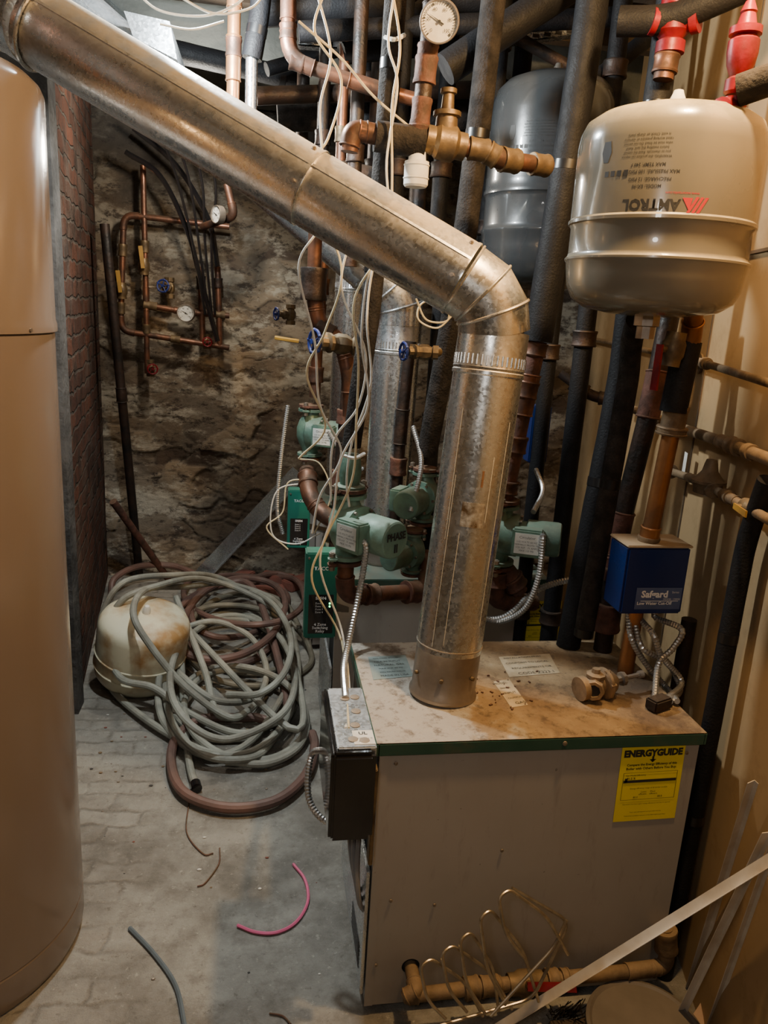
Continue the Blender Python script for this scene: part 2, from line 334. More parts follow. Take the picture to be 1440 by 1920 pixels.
def sleeve(name,label,pts,r,m,R=.06,seams=True,cat='pipe',group=None):
    pts=[V(p) for p in pts]; T=thing(name,label,cat,min(pts,key=lambda p:p.z),group); pth,_=rnd(pts,R); pth=resample(pth,.03)
    B().tube(pth,r,m,18,rf=lambda i,p:r*(1+.03*noise.noise(p*14))).obj('foam_sleeve',T)
    for k in range(1,int(len(pth)/16)+1):
        i=min(k*16,len(pth)-2); B().lathe([(r*.9,-.012),(r*1.04,-.012),(r*1.04,.012),(r*.9,.012)],pth[i],pth[i+1]-pth[i],TAPE,18).obj('tape_band',T)
    return T
def wire(name,label,pts,r,m,cat='wire',parent=None,per=8):
    return B().tube(cat_(pts,per),r,m,6).obj(name,parent,label,cat) if not parent else B().tube(cat_(pts,per),r,m,6).obj(name,parent)
def conduit(pts,r=.009,label='flexible armored steel conduit looping between boxes',parent=None):
    pth=resample(cat_(pts,12),.0042)
    return B().tube(pth,r,CONDM,9,rf=lambda i,p:r*(1.0 if i%2 else .80)).obj('armored_conduit',parent,None if parent else label,None if parent else 'conduit')
def gauge(T,c,n,r,labs=('0','20','40','60','80','100'),up=(0,0,1)):
    n=V(n).normalized(); up=V(up); up=(up-n*up.dot(n)).normalized(); x=up.cross(n); c=V(c)
    B().lathe([(r*.95,-.03),(r,-.028),(r,0),(r*.97,.004),(r*.9,.004),(r*.9,-.001)],c,n,DULL,36,False).obj('gauge_case',T)
    B().lathe([(r*.95,-.029),(r*.9,-.002),(.0001,-.002)],c,n,WHT,36,False).obj('dial',T)
    b=B()
    for k in range(31):
        a=math.radians(225-270*k/30); d=x*math.cos(a)+up*math.sin(a); w=.0007 if k%6 else .0014
        p=c+d*r*.72; q=c+d*r*.84; e=d.cross(n)*w; b.prism([p-e,p+e,q+e,q-e],n*.0005,INK)
    b.obj('tick_marks',T)
    text(T,[(s,math.cos(math.radians(225-270*i/(len(labs)-1)))*r*.55,math.sin(math.radians(225-270*i/(len(labs)-1)))*r*.55,r*.22) for i,s in enumerate(labs)],INK,flat(c,x,up))
    a=math.radians(150); d=x*math.cos(a)+up*math.sin(a); e=d.cross(n)
    B().prism([c-d*r*.25+e*.0016,c-d*r*.25-e*.0016,c+d*r*.68],n*.0015,INK).cyl(c-n*.001,c+n*.004,r*.07,INK).obj('needle',T)
def wheel(T,c,ax,R,m):
    ax=V(ax).normalized(); a=ax.orthogonal().normalized(); b_=ax.cross(a); b=B().torus(c,ax,R,R*.16,m,24,8)
    for k in range(5):
        d=a*math.cos(k*1.2566)+b_*math.sin(k*1.2566); b.cyl(c,V(c)+d*R,R*.09,m,8); b.sph(V(c)+d*R*1.03,R*.2,m,seg=8)
    b.cyl(V(c)-ax*.008,V(c)+ax*.01,R*.25,m,12); b.obj('handwheel',T)
def gate(name,label,c,ax,h,s=1.,hm=None,parent=None):
    c=V(c);ax=V(ax).normalized();h=V(h).normalized(); T=parent or thing(name,label,'valve',c)
    b=B().lathe([(.017*s,-.045*s),(.022*s,-.045*s),(.022*s,-.028*s),(.016*s,-.024*s),(.024*s,-.01*s),(.024*s,.01*s),(.016*s,.024*s),(.022*s,.028*s),(.022*s,.045*s),(.017*s,.045*s)],c,ax,BRS,8)
    b.lathe([(.02*s,0),(.019*s,.025*s),(.023*s,.028*s),(.023*s,.036*s),(.013*s,.04*s),(.013*s,.055*s),(.005*s,.056*s),(.005*s,.075*s)],c,h,BRS,8); b.obj('valve_body',T)
    wheel(T,c+h*.072*s,h,.026*s,hm or BLUEH); return T
def ball(c,ax,h,ld,s=1.,hm=None,parent=None,label='brass ball valve with lever handle'):
    c=V(c);ax=V(ax).normalized();h=V(h).normalized(); T=parent or thing('ball_valve',label,'valve',c)
    B().lathe([(.018*s,-.035*s),(.021*s,-.035*s),(.021*s,-.02*s),(.025*s,-.012*s),(.025*s,.012*s),(.021*s,.02*s),(.021*s,.035*s),(.018*s,.035*s)],c,ax,BRS,12).cyl(c,c+h*.035*s,.009*s,BRS,10).obj('valve_body',T)
    ld=V(ld).normalized(); w=ld.cross(h); p=c+h*.035*s
    B().prism([p-w*.008*s-ld*.01,p+w*.008*s-ld*.01,p+w*.009*s+ld*.085*s,p-w*.009*s+ld*.085*s],h*.005*s,hm or YELH).obj('lever_handle',T); return T
# ---------- room ----------
S='structure'
def lx(y): return -.72-(y-2.97)*.11
B().bb((-2.2,-1.2,-.1),(2.4,4.9,0),FLOORM).obj('floor',kind=S,origin=(0,0,0))
B().bb((-2.2,-1.2,2.92),(2.4,4.9,3.0),CEILM).obj('ceiling',kind=S)
def stonewall():
    bm=bmesh.new(); x0,x1,z0,z1=-1.3,2.2,0,2.95; nx,nz=360,310; col=[]; g=[]
    for j in range(nz+1):
        row=[]
        for i in range(nx+1):
            x=x0+(x1-x0)*i/nx; z=z0+(z1-z0)*j/nz
            q=V((x*4.6+noise.noise(V((x*7,z*7,1)))*.45,z*12+noise.noise(V((x*7,z*7,5)))*.9,0))
            d,p=noise.voronoi(q); e=min((d[1]-d[0])*2.4,1); h=noise.cell(p[0]*7.3)
            pl=max(0,min(1,(noise.noise(V((x*2.3,z*2.3,3)))-.02)*5))
            mort=1-min(1,e*4)
            y=4.585-(1-.9*pl)*(.014*min(1,e*5)+.014*h)-.004*noise.noise(V((x*30,z*50,2)))-.003*noise.noise(V((x*70,z*90,7)))
            row.append(bm.verts.new((x,y,z))); col.append((max(0,min(1,.5+.5*h)),min(1,max(mort,pl*.8)),0,1))
        g.append(row)
    for j in range(nz):
        for i in range(nx): bm.faces.new((g[j][i],g[j][i+1],g[j+1][i+1],g[j+1][i]))
    bm.normal_update()
    for fc in bm.faces: fc.smooth=True
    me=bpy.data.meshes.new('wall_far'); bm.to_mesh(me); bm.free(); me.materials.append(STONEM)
    ca=me.color_attributes.new('tone','FLOAT_COLOR','POINT')
    for k,c in enumerate(col): ca.data[k].color=c
    o=bpy.data.objects.new('wall_far',me); bpy.context.collection.objects.link(o); o['kind']=S
stonewall()
b=B(); b.prism([(-2.2,2.97,0),(lx(2.97),2.97,0),(lx(4.75),4.75,0),(-2.2,4.75,0)],(0,0,2.92),BRICKM); b.obj('wall_left',kind=S)
b=B(); b.prism([(-2.2,2.93,0),(lx(2.97)+.012,2.93,0),(lx(2.97)+.012,3.03,0),(lx(3.03)-.01,3.03,0),(lx(2.97)-.01,2.969,0),(-2.2,2.969,0)],(0,0,2.92),STUC); b.obj('trim_1',kind=S)
B().bb((-1.42,-1.2,0),(-1.3,2.93,2.92),STUC).obj('wall_left_near',kind=S)
B().bb((-2.2,-1.3,0),(2.4,-1.2,2.92),STUC).obj('wall_near',kind=S)
a=WP-WD*3.0; c=WP+WD*3.4
B().prism([a,c,c-WN*.1,a-WN*.1],(0,0,2.92),WALLT).obj('wall_right',kind=S)
p=PW(1395,480,0); q=p+WD*2.2; p2=p-WD*1.2
B().prism([V((p2.x,p2.y,p.z)),V((q.x,q.y,p.z)),V((q.x,q.y,p.z+.008)),V((p2.x,p2.y,p.z+.008))],WN*.006,BATT).obj('trim_2',kind=S)
p=PW(1345,560,0); B().prism([V((p.x,p.y,0)),V((p.x,p.y,0))+WD*.010,V((p.x,p.y,2.9))+WD*.010,V((p.x,p.y,2.9))],WN*.003,BATT).obj('trim_3',kind=S)
B().bb((-1.2,3.7,2.62),(2.0,4.5,2.92),WALLP,.01).obj('ceiling_soffit',kind=S)
for k in range(7):
    y=.3+k*.5; B().bb((-1.3,y,2.72),(1.9 if y>1.5 else 1.0,y+.07,2.92),WOOD,.004).obj('ceiling_joist',None,'dark rough-sawn timber joist under the ceiling','ceiling joist',group='ceiling joists')
# ---------- boilers ----------
BX0,BX1,BY0,BD,BH=.262,1.028,1.46,.50,.742
DGT=M('dusty_green_top',(.07,.11,.09),(.14,.125,.09),9,.7)
def boiler(y0,label,main=False):
    T=thing('boiler',label,'boiler',((BX0+BX1)/2,y0+BD/2,0),'row of boilers')
    x0,x1,y1=BX0+.006,BX1-.006,y0+BD
    b=B(); b.bb((x0+.03,y0+.012,.06),(x1-.007,y1-.01,BH-.03),DARK); b.bb((x0+.05,y0+.05,.0),(x1-.05,y1-.05,.06),DARK); b.obj('inner_casing',T)
    hc=(PY(770,1812,1.46) if main else V((x0+.08,0,.11))); hx,hz=hc.x,hc.z; R=.022; t=bmesh.new(); z0,z1=.03,BH-.022
    def ringpt(a,sq):
        c,s=math.cos(a),math.sin(a)
        if not sq: return (hx+R*c,hz+R*s)
        k=min(((x1-hx)/c) if c>1e-6 else 9,((x0-hx)/c) if c<-1e-6 else 9,((z1-hz)/s) if s>1e-6 else 9,((z0-hz)/s) if s<-1e-6 else 9); return (hx+k*c,hz+k*s)
    A=sorted([2*math.pi*(i+.3)/24 for i in range(24)]+[math.atan2(zz-hz,xx-hx)%(2*math.pi) for xx in (x0,x1) for zz in (z0,z1)])
    for yy in (y0,y0+.003):
        I=[t.verts.new((ringpt(q,0)[0],yy,ringpt(q,0)[1])) for q in A]; O=[t.verts.new((ringpt(q,1)[0],yy,ringpt(q,1)[1])) for q in A]
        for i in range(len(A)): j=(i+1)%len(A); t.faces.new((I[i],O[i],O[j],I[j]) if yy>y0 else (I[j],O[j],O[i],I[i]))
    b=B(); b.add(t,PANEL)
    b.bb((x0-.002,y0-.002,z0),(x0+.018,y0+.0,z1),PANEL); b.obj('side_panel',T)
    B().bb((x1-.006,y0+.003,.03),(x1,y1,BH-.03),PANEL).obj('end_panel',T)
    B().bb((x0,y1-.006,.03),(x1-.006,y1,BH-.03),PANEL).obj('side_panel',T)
    b=B(); b.bb((x0-.012,y0+.012,.05),(x0-.004,y1-.03,.40),GALV2,.002)
    for i in range(6): b.bb((x0-.0135,y0+.05,.09+i*.012),(x0-.0125,y0+.2,.094+i*.012),DARK)
    b.obj('access_plate',T)
    B().bb((x0,y0+.003,.03),(x0+.028,y0+.03,BH-.03),PANEL).obj('corner_post',T)
    b=B(); b.bb((BX0,y0-.008,BH-.030),(BX1,y0-.001,BH),LIDG,.002); b.bb((BX0,y1+.001,BH-.030),(BX1,y1+.008,BH),LIDG,.002)
    b.bb((BX0-.008,y0-.008,BH-.030),(BX0+.002,y1+.008,BH),LIDG,.002); b.bb((BX1-.002,y0-.008,BH-.030),(BX1+.006,y1+.008,BH),LIDG,.002); b.obj('lid_rim',T)
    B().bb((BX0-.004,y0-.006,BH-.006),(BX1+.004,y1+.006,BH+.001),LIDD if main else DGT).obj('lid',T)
    for (xx,zz) in [(x0+.035,z1-.03),(x1-.03,z1-.03),(x0+.045,z0+.3),(x0+.3,z1-.27),(x0+.15,z0+.28),(x0+.02,z0+.12)]:
        B().sph((xx,y0-.003,zz),.0045,DULL,(1,.5,1),8).obj('screw',T)
    B().sph(((x0+x1)/2+.04,y0-.010,BH-.012),.006,DULL,(1,.5,1),8).obj('screw',T)
    return T
BO=boiler(BY0,'grey enamel boiler jacket with green-edged dusty top, yellow card on panel',True)
BO2=boiler(2.49,'grey boiler with green lid standing behind pumps')
BO3=boiler(3.50,'grey boiler with green lid next to rubble wall')
def energycard(par,c0,w,h,y,lines=True):
    T=par; o=V(c0)
    R=Matrix.Rotation(-.02,3,'Y'); xd=R@V((1,0,0)); ud=R@V((0,0,1))
    B().prism([o-xd*w/2-ud*h/2,o+xd*w/2-ud*h/2,o+xd*w/2+ud*h/2,o-xd*w/2+ud*h/2],(0,-.0008,0),YEL).obj('yellow_card',T)
    mp=flat(o+V((0,-.001,0)),xd,ud,.0004)
    text(T,[('ENERGYGUIDE',0,h*.40,w*.150,w*.009,.92),('Compare the Energy Efficiency of this',0,h*.255,w*.052,w*.0015),('Boiler with Others Before You Buy.',0,h*.205,w*.055,w*.0015),
      ('Gas Model Efficiency',-w*.23,h*.115,w*.038),('81.5 %',-w*.3,h*.075,w*.05,w*.001),('Energy efficiency range of all similar models',0,-.012,w*.034),('Least     Most',0,-h*.11,w*.042),('efficient    efficient',0,-h*.14,w*.04),('80.0                         88.8',0,-h*.18,w*.045),
      ('Gas boilers that have higher energy efficiencies cost less to operate.',0,-h*.27,w*.028),('Your cost will depend on local rates and use.',0,-h*.38,w*.028),('Federal law prohibits removal of this label before purchase.',0,-h*.43,w*.028)],INK,mp)
    b=B(); q=lambda u,v:mp(u,v)
    def bar(u0,u1,v0,v1): b.prism([q(u0,v0),q(u1,v0),q(u1,v1),q(u0,v1)],(0,-.0003,0),INK)
    bar(-w*.42,w*.42,h*.02,h*.055); bar(-w*.43,w*.43,-.21*h,-.207*h); bar(-w*.43,-w*.425,-.207*h,.15*h); bar(w*.425,w*.43,-.207*h,.15*h); bar(-w*.43,w*.43,.15*h,.153*h)
    bar(-.012*w,.018*w,.30*h,.36*h); b.prism([q(-.05*w,.32*h),q(.055*w,.32*h),q(0,.28*h)],(0,-.0003,0),INK); bar(-.40*w,-.36*w,.08*h-.01,.08*h)
    b.obj('printed_rules',T)
cc=PY(1217,1468,1.459); pw=(PY(1280,1460,1.459)-PY(1164,1460,1.459)).length; ph=(PY(1228,1395,1.459)-PY(1210,1535,1.459)).length
energycard(BO,cc,pw,ph,1.459)
energycard(BO2,PY(1010,1175,2.489),.16,.2,2.489)
Tz=BH+.0015
def toplabel(par,corners,m,lines,name='paper_label',im=INK):
    P=[PZ(x,y,Tz) for x,y in corners]; B().prism(P,(0,0,.0006),m).obj(name,par)
    o=sum(P,V())/4; xd=P[1]-P[0]; ud=P[0]-P[3]; mp=flat(o+V((0,0,.0006)),xd,ud,.0005); H=ud.length; W_=xd.length; n=len(lines)
    text(par,[(s,0,H*(.38-.76*i/max(1,n-1)),min(H/n*.6,W_/len(s)*1.3)) for i,s in enumerate(lines)],im,mp)
toplabel(BO,[(935,1232),(1030,1226),(1050,1262),(955,1270)],DPAP,['INSTALLATION MUST','CONFORM TO LOCAL','REQUIREMENTS OR','CODE Z223.1'])
toplabel(BO,[(925,1278),(955,1274),(990,1322),(958,1327)],DPAP,['MODEL','SERIES','INPUT','OUTPUT','GAS'])
toplabel(BO,[(690,1232),(760,1228),(775,1268),(700,1275)],M('dusty_green_label',(.24,.29,.27),None,20,.8),['GAS FIRED BOILER','MEA 90 INPUT','NATURAL GAS','MAX W.P. 50 PSI','MIN RELIEF VALVE','MADE IN USA'])
for i in range(30):
    px=random.uniform(870,1010); py=random.uniform(1255,1330); p=PZ(px,py,BH+.003); s=random.uniform(.003,.009)
    B().box(p,(s,s*.5,.003),RUST,Matrix.Rotation(random.random()*3,3,'Z')).obj('rust_flake',None,'small rust flake lying on the dusty boiler top','rust flake',group='rust flakes on boiler top')
# ---------- flue pipes ----------
def flue(label,base_,top,path,r,m,extra=False,group=None):
    T=thing('flue_pipe',label,'flue pipe',base_,group); base_=V(base_); top=V(top); d=(top-base_).normalized(); L=(top-base_).length
    B().lathe([(r*1.02,0),(r*1.05,.004),(r*1.05,.012),(r*.99,.02),(r*.99,.13),(r*1.02,.135)],base_,d,DULL,40).obj('draft_collar',T)
    B().lathe([(r*.98,.12),(r,.121),(r,L*.5),(r,L-.10),(r*1.035,L-.097),(r*1.035,L-.09),(r,L-.087)],base_,d,m,48).obj('vertical_section',T)
    a=d.orthogonal().normalized(); e=d.cross(a)
    b=B(); b.lathe([(r*1.005,L-.088),(r*1.03,L-.082),(r*1.01,L-.078),(r*1.005,L)],base_,d,m,48)
    for k in range(44):
        q=a*math.cos(k*2*math.pi/44)+e*math.sin(k*2*math.pi/44); c=base_+d*(L-.066)+q*r*1.004; b.tube([c-d*.011,c+d*.011],.0024,m,6)
    b.obj('crimped_collar',T)
    pth=[top]+[V(p) for p in path]; n=len(pth)
    B().tube(pth[:4],r*1.02,m,48).obj('elbow',T)
    for i in (1,2,3):
        if i<n-1 or i==3:
            dd=(pth[min(i+1,n-1)]-pth[i-1]).normalized(); B().torus(pth[i],dd,r*1.03,.0035,m,48,8).obj('elbow_seam',T)
    return T,pth
base1=PZ(829,1300,BH); top1=PD(926,622,1.74)
R1=.0795
el=[PD(924,585,1.725),PD(905,550,1.715),PD(868,524,1.71)]
FT,pth=flue('dusty galvanized flue pipe rising from boiler and sloping up to ceiling',base1,top1,el,R1,GALV)
e0=el[-1]; e1=PD(80,56,1.72); j=e0.lerp(e1,.36); dirn=(e1-e0).normalized()
def section(T,p,q,r,m,screws=3):
    d=(q-p).normalized(); L=(q-p).length
    B().lathe([(r*.985,0),(r*1.02,0),(r*1.02,.006),(r,.01),(r,L-.012),(r*.985,L-.01),(r*.985,L+.02)],p,d,m,48).obj('pipe_section',T)
    sd=V((0,-.9,.45)); sd=(sd-d*sd.dot(d)).normalized(); e=d.cross(sd)
    B().prism([p+sd*r*.999+e*.003,p+sd*r*.999-e*.003,q+sd*r*.999-e*.003,q+sd*r*.999+e*.003],sd*.0018,m).obj('lock_seam',T)
    for a in (-.6,.5,1.4):
        s2=sd*math.cos(a)+e*math.sin(a); c=p+d*.02+s2*(r*1.0); B().cyl(c,c+s2*.004,.005,DULL,6).cyl(c+s2*.003,c+s2*.006,.0035,DULL,6).obj('screw',T)
section(FT,e0,j,.0835,GALV); section(FT,j,e1,.0845,GALV)
u1=PD(20,20,1.80); u2=PD(-30,-40,1.9); u3=V((u2.x,u2.y,2.92))
B().tube([e1,e1.lerp(u1,.5),u1,u2,u3],.088,GALV,40).obj('upper_elbow',FT)
for q,dd in ((e1,dirn),(u1,(u2-e1))): B().torus(q,dd,.088,.005,GALV,44,8).obj('elbow_seam',FT)
dv=(top1-base1).normalized(); toc=(CAM-base1); toc.z=0
hh=lambda py:(PY(870,py,base1.y-.03).z-base1.z)/dv.z
B().patch(base1,dv,toc,R1,-.22,.44,hh(990),hh(945),M('brown_foil_sticker',(.22,.14,.07),(.75,.71,.62),40,.3,.7,.1),12).obj('foil_sticker',FT)
B().patch(base1,dv,toc,R1,.22,.28,hh(915),hh(885),M('rust_spot',(.22,.10,.04),None,60,.8),6).obj('rust_patch',FT)
for a_,h0_,h1_ in ((-.55,.14,.55),(-.2,.15,.42),(.9,.2,.68),(-.62,.4,.7),(.5,.45,.6)):
    B().patch(base1,dv,toc,R1,a_,a_+.018,h0_,h1_,M('pale_drip',(.62,.58,.48),(.5,.45,.35),60,.8),2,.0003).obj('drip_stain',FT)
for a in (-.1,.9,-1.0): 
    s2=toc.normalized(); s2=(Matrix.Rotation(a,3,'Z')@s2); c=base1+dv*.07+s2*R1; B().cyl(c,c+s2*.007,.005,BRS,8).obj('screw',FT)
for (bx,by,yy,pp,lab,dz_,up_) in [(716,1050,2.74,(760,640),'clean galvanized flue pipe sloping behind other pipes',.115,.76),
                      (640,925,3.75,(668,640),'bluish galvanized flue pipe standing near rubble wall',.38,.80)]:
    bs=PZ(bx,by,BH); zt=PY(*pp,yy).z+dz_
    T,pth=flue(lab,bs,V((bs.x+.01,bs.y,zt-.06)),[V((bs.x+.01,bs.y,zt)),V((bs.x-.03,bs.y,zt+.06)),V((bs.x-.1,bs.y,zt+.12))],.080,GALV2)
    e_=pth[-1]; far=e_+V((-1.05,.0,up_)); section(T,e_,far,.083,GALV2)
    B().tube([far,far+V((-.1,0,.05)),V((far.x-.12,far.y,2.92))],.083,GALV2,32).obj('upper_elbow',T)
# ---------- water heater ----------
hc=V((-.785,1.79,0)); R=.333
T=thing('water_heater','tall taupe jacketed storage water heater standing on the floor','water heater',hc)
B().lathe([(R*.9,0),(R-.012,.0),(R-.004,.01),(R,.03),(R,.10),(R-.003,.104),(R,.108),(R,1.555),(R-.004,1.56)],hc,(0,0,1),HEAT,96).obj('lower_jacket',T)
B().lathe([(R-.004,1.558),(R+.006,1.56),(R+.006,1.575),(R+.003,1.585),(R+.003,2.03),(R-.003,2.045),(R-.02,2.06),(R-.05,2.068),(.02,2.075)],hc,(0,0,1),HEAT,96).obj('upper_jacket',T)
s2=(Matrix.Rotation(-.25,3,'Z')@V((.72,-.69,0))).normalized(); e=V((0,0,1)).cross(s2)
B().prism([hc+s2*(R-.002)+e*.003+V((0,0,.1)),hc+s2*(R-.002)-e*.003+V((0,0,.1)),hc+s2*(R-.002)-e*.003+V((0,0,1.55)),hc+s2*(R-.002)+e*.003+V((0,0,1.55))],s2*.0028,HEAT).obj('jacket_seam',T)
for q in (.1,-.1): B().cyl(hc+V((q,q,2.07)),hc+V((q,q,2.92)),.014,COP,14).obj('connection_pipe',T)
for a in (.1,-.5):
    s3=Matrix.Rotation(a,3,'Z')@V((.9,-.4,0)).normalized(); B().cyl(hc+s3*R+V((0,0,1.567)),hc+s3*(R+.009)+V((0,0,1.567)),.004,DULL,8).obj('screw',T)
# ---------- expansion tanks ----------
def exptank(c,R,H,m,label,text_=True,facing=None,tilt=None,name='expansion_tank',logo=REDI):
    c=V(c); T=thing(name,label,'expansion tank',c); ax=V((0,0,1)) if tilt is None else V(tilt).normalized()
    pr=[(.02,0),(R*.45,.004),(R*.75,H*.035),(R*.90,H*.08),(R*.965,H*.14),(R*.985,H*.20),(R*1.0,H*.255),(R*1.018,H*.265),(R*1.018,H*.275),(R*.995,H*.285),(R*.985,H*.30),(R*.985,H*.42),(R*1.0,H*.435),(R*1.02,H*.44),(R*1.02,H*.455),(R*1.0,H*.465),(R,H*.50),(R,H*.80),(R*.985,H*.86),(R*.93,H*.915),(R*.80,H*.955),(R*.55,H*.985),(R*.25,H*.998),(.01,H)]
    B().lathe(pr,c,ax,m,72).obj('tank_shell',T)
    B().lathe([(R*.05,-.005),(R*.09,0),(R*.09,.018),(R*.06,.03),(R*.05,.036),(.002,.038)],c+ax*(H-.003),ax,WHT if m is not TANKD else DULL,14).obj('air_valve_cap',T)
    B().lathe([(.017,-.045),(.02,-.045),(.02,-.02),(.028,-.018),(.028,.004),(.017,.004)],c,ax,DULL,8).obj('threaded_nipple',T)
    if text_:
        fd=V(facing); fd.z=0; fd.normalize()
        def mp(u,v,RR=R*1.0015):
            u,v=-u,-v
            a=u/R; return c+V((0,0,H*.61))+(fd*math.cos(a)+(V((0,0,1)).cross(fd))*math.sin(a))*RR+V((0,0,v))
        k=R/.185
        text(T,[('AMTROL',-.0*k,.046*k,.028*k,.0009,.95)],INK,mp)
        text(T,[('www.watertanks.com',-.055*k,.026*k,.007*k)],REDI,mp)
        L=[('MODEL: EX-90',.012*k,.014*k,.0085*k,.0001),('MAX PRESSURE: 100 PSIG',.002*k,-.012*k,.0085*k,.0001),('PRECHARGE: 12 PSIG',.008*k,.0015*k,.0085*k,.0001),('MAX TEMP: 240 F',.014*k,-.024*k,.0085*k,.0001)]
        L+=[(s,.02*k,(-.038-.0075*i)*k,.0062*k) for i,s in enumerate(['WARNING: this product can expose','you to chemicals. Read the manual','before installing this tank. Relief','valve must be fitted. Do not exceed','rated working pressure or warranty','is void. Check air charge yearly.'])]
        text(T,L,INK,mp)
        b=B()
        def poly(us,mm):
            P=[mp(u*k,v*k) for u,v in us]; b.prism(P,fd*.0005,mm)
        for i in range(3):
            o=i*.009; poly([(-.105+o,.032),(-.099+o,.032),(-.084+o,.060),(-.090+o,.060)],logo)
        poly([(-.075,.034),(-.056,.034),(-.070,.056)],logo)
        for i in range(4): poly([(-.05-.0+i*.014+.10,-.016),(-.041+i*.014+.10,-.016),(-.041+i*.014+.10,-.006),(-.05+i*.014+.10,-.006)],INK)
        poly([(.095,-.07),(.11,-.07),(.114,-.05),(.108,-.032),(.097,-.032),(.091,-.05)],INK)
        b.obj('printed_emblem',T)
    return T
tc_=PD(1243,420,1.60); tcz=PY(1200,594,tc_.y).z; tH=PY(1272,204,tc_.y).z-tcz
bx=PY(1207,594,tc_.y); TKC=V(((bx.x+PY(1275,205,tc_.y).x)/2,tc_.y,tcz))
exptank(TKC,.183,tH,TANKG,'large grey enamel expansion tank with inverted printed label, hung over boiler',facing=V((-.56,-.83,0)))
c=PY(1005,545,2.70); t2=PY(1045,140,2.70)
exptank(V(((c.x+t2.x)/2,2.70,c.z)),.205,t2.z-c.z,TANKD,'dark grey expansion tank hanging among black insulated pipes',facing=V((-.45,-1,0)),logo=REDI)
wt=PZ(258,1270,0.02); exptank(wt,.19,.34,TANKW,'stained cream-white steel tank lying discarded on the floor by hoses',text_=False,tilt=(.16,-.18,1),name='discarded_tank')
# ---------- circulators ----------
z=V((0,0,1))
def pump(c,md,s,label,mark=None,m=GRN,jside=-1,jo=.085):
    c=V(c);md=V(md).normalized(); T=thing('circulator_pump',label,'pump',c-z*.085*s,'circulator pumps')
    b=B().lathe([(.028*s,-.085*s),(.028*s,-.06*s),(.040*s,-.04*s),(.048*s,-.015*s),(.048*s,.015*s),(.040*s,.04*s),(.028*s,.06*s),(.028*s,.085*s)],c,z,m,24); b.lathe([(.045*s,-.01*s),(.058*s,0),(.058*s,.040*s)],c,md,m,28); b.obj('volute',T)
    sd=z.cross(md)
    for sg in (-1,1):
        b=B().lathe([(.028*s,0),(.044*s,0),(.044*s,.009*s),(.028*s,.009*s)],c+z*(.078*s*sg-.0045*s),z,m,24)
        for q in (-1,1): b.box(c+sd*q*.047*s+z*.078*s*sg,(.024*s,.024*s,.010*s),m,None,.004)
        b.obj('flange',T)
        b=B().lathe([(.028*s,0),(.043*s,0),(.043*s,.009*s),(.028*s,.009*s)],c+z*((.088 if sg>0 else -.097)*s),z,RUST,24)
        for q in (-1,1): b.box(c+sd*q*.047*s+z*.0925*s*sg,(.024*s,.024*s,.009*s),RUST,None,.003)
        b.obj('mating_flange',T)
        for q in (-1,1):
            p=c+sd*q*.049*s+z*.085*s*sg; B().cyl(p-z*.024*s,p+z*.024*s,.0045*s,DULL,8).cyl(p+z*.012*s,p+z*.022*s,.008*s,DULL,6).cyl(p-z*.022*s,p-z*.012*s,.008*s,DULL,6).obj('flange_bolt',T)
    B().lathe([(.052*s,.036*s),(.058*s,.038*s),(.058*s,.048*s),(.041*s,.052*s),(.041*s,.068*s),(.047*s,.072*s),(.047*s,.150*s),(.045*s,.158*s),(.041*s,.161*s),(.0001,.162*s)],c,md,m,36).obj('motor_housing',T)
    for k in range(6):
        a=k*1.047; q=(sd*math.cos(a)+z*math.sin(a)); p=c+md*.043*s+q*.052*s; B().cyl(p,p+md*.012*s,.005*s,DULL,6).obj('motor_bolt',T)
    jb=c+md*jo*s+sd*jside*.053*s; rot=Matrix((md,sd,z)).transposed()
    B().box(jb,(.080*s,.040*s,.075*s),m,rot,.005).obj('junction_box',T)
    fo=jb+sd*jside*.021*s; B().box(fo,(.064*s,.0012,.055*s),GRYL,rot).obj('rating_plate',T)
    text(T,[('Circulator',0,.017*s,.010*s),('115 VOLTS 60 HZ',0,.005*s,.007*s),('THERMALLY PROTECTED',0,-.003*s,.006*s),('1/25 H.P.  .71 AMPS',0,-.011*s,.007*s),('MAX 125 PSI',0,-.019*s,.007*s)],INK,flat(fo+sd*jside*.0008,md*(-jside),z,.0004))
    if mark:
        text(T,[(mark[0],0,.010*s,.025*s,.0012,.9),(mark[1],.0,-.020*s,.028*s,.0012)],INK,flat(c+md*.1625*s,sd*1.0,z,.0008),'marker_writing')
    return T,jb
P1=PY(652,985,2.10); pm1,j1=pump(P1,(.62,-.785,.0),1.15,'dusty green circulator pump with marker writing on motor end',('PHASE','II'),m=M('bright_dusty_pump_green',(.20,.33,.255),(.14,.25,.19),18,.40,.15,.10,70,.5,(.32,.32,.23),grime=.3,gc=(.10,.12,.09)),jo=.07)  # brighter copy of the pump green, its dust and grime tones too
P2=PY(938,1000,2.22); pm2,j2=pump(P2,(.93,-.37,0),1.15,'dusty green circulator pump on rusty riser pipe',jo=.075)
P3=PY(582,810,3.1); pm3,j3=pump(P3,(.9,-.42,0),1.15,'green circulator pump with pale rating plate beside white wires',jo=.07)
P4=PY(795,930,2.45); pm4,j4=pump(P4,(-.55,-.83,0),1.0,'green circulator pump partly hidden by the flue pipe')
P5=PY(775,1035,2.35); pm5,j5=pump(P5,(-.75,-.65,0),.8,'small green circulator pump beside a corroded copper pipe')
def up(p,zt): return V((p.x,p.y,zt))
t=P1+z*.108
sleeve('insulated_riser','dusty foam-insulated heating riser above the marked pump',[V((t.x,t.y,t.z+.12)),PY(698,560,2.10),PY(730,160,2.10),PY(748,-90,2.10),up(PY(748,-90,2.10),2.9)],.027,FOAMG)
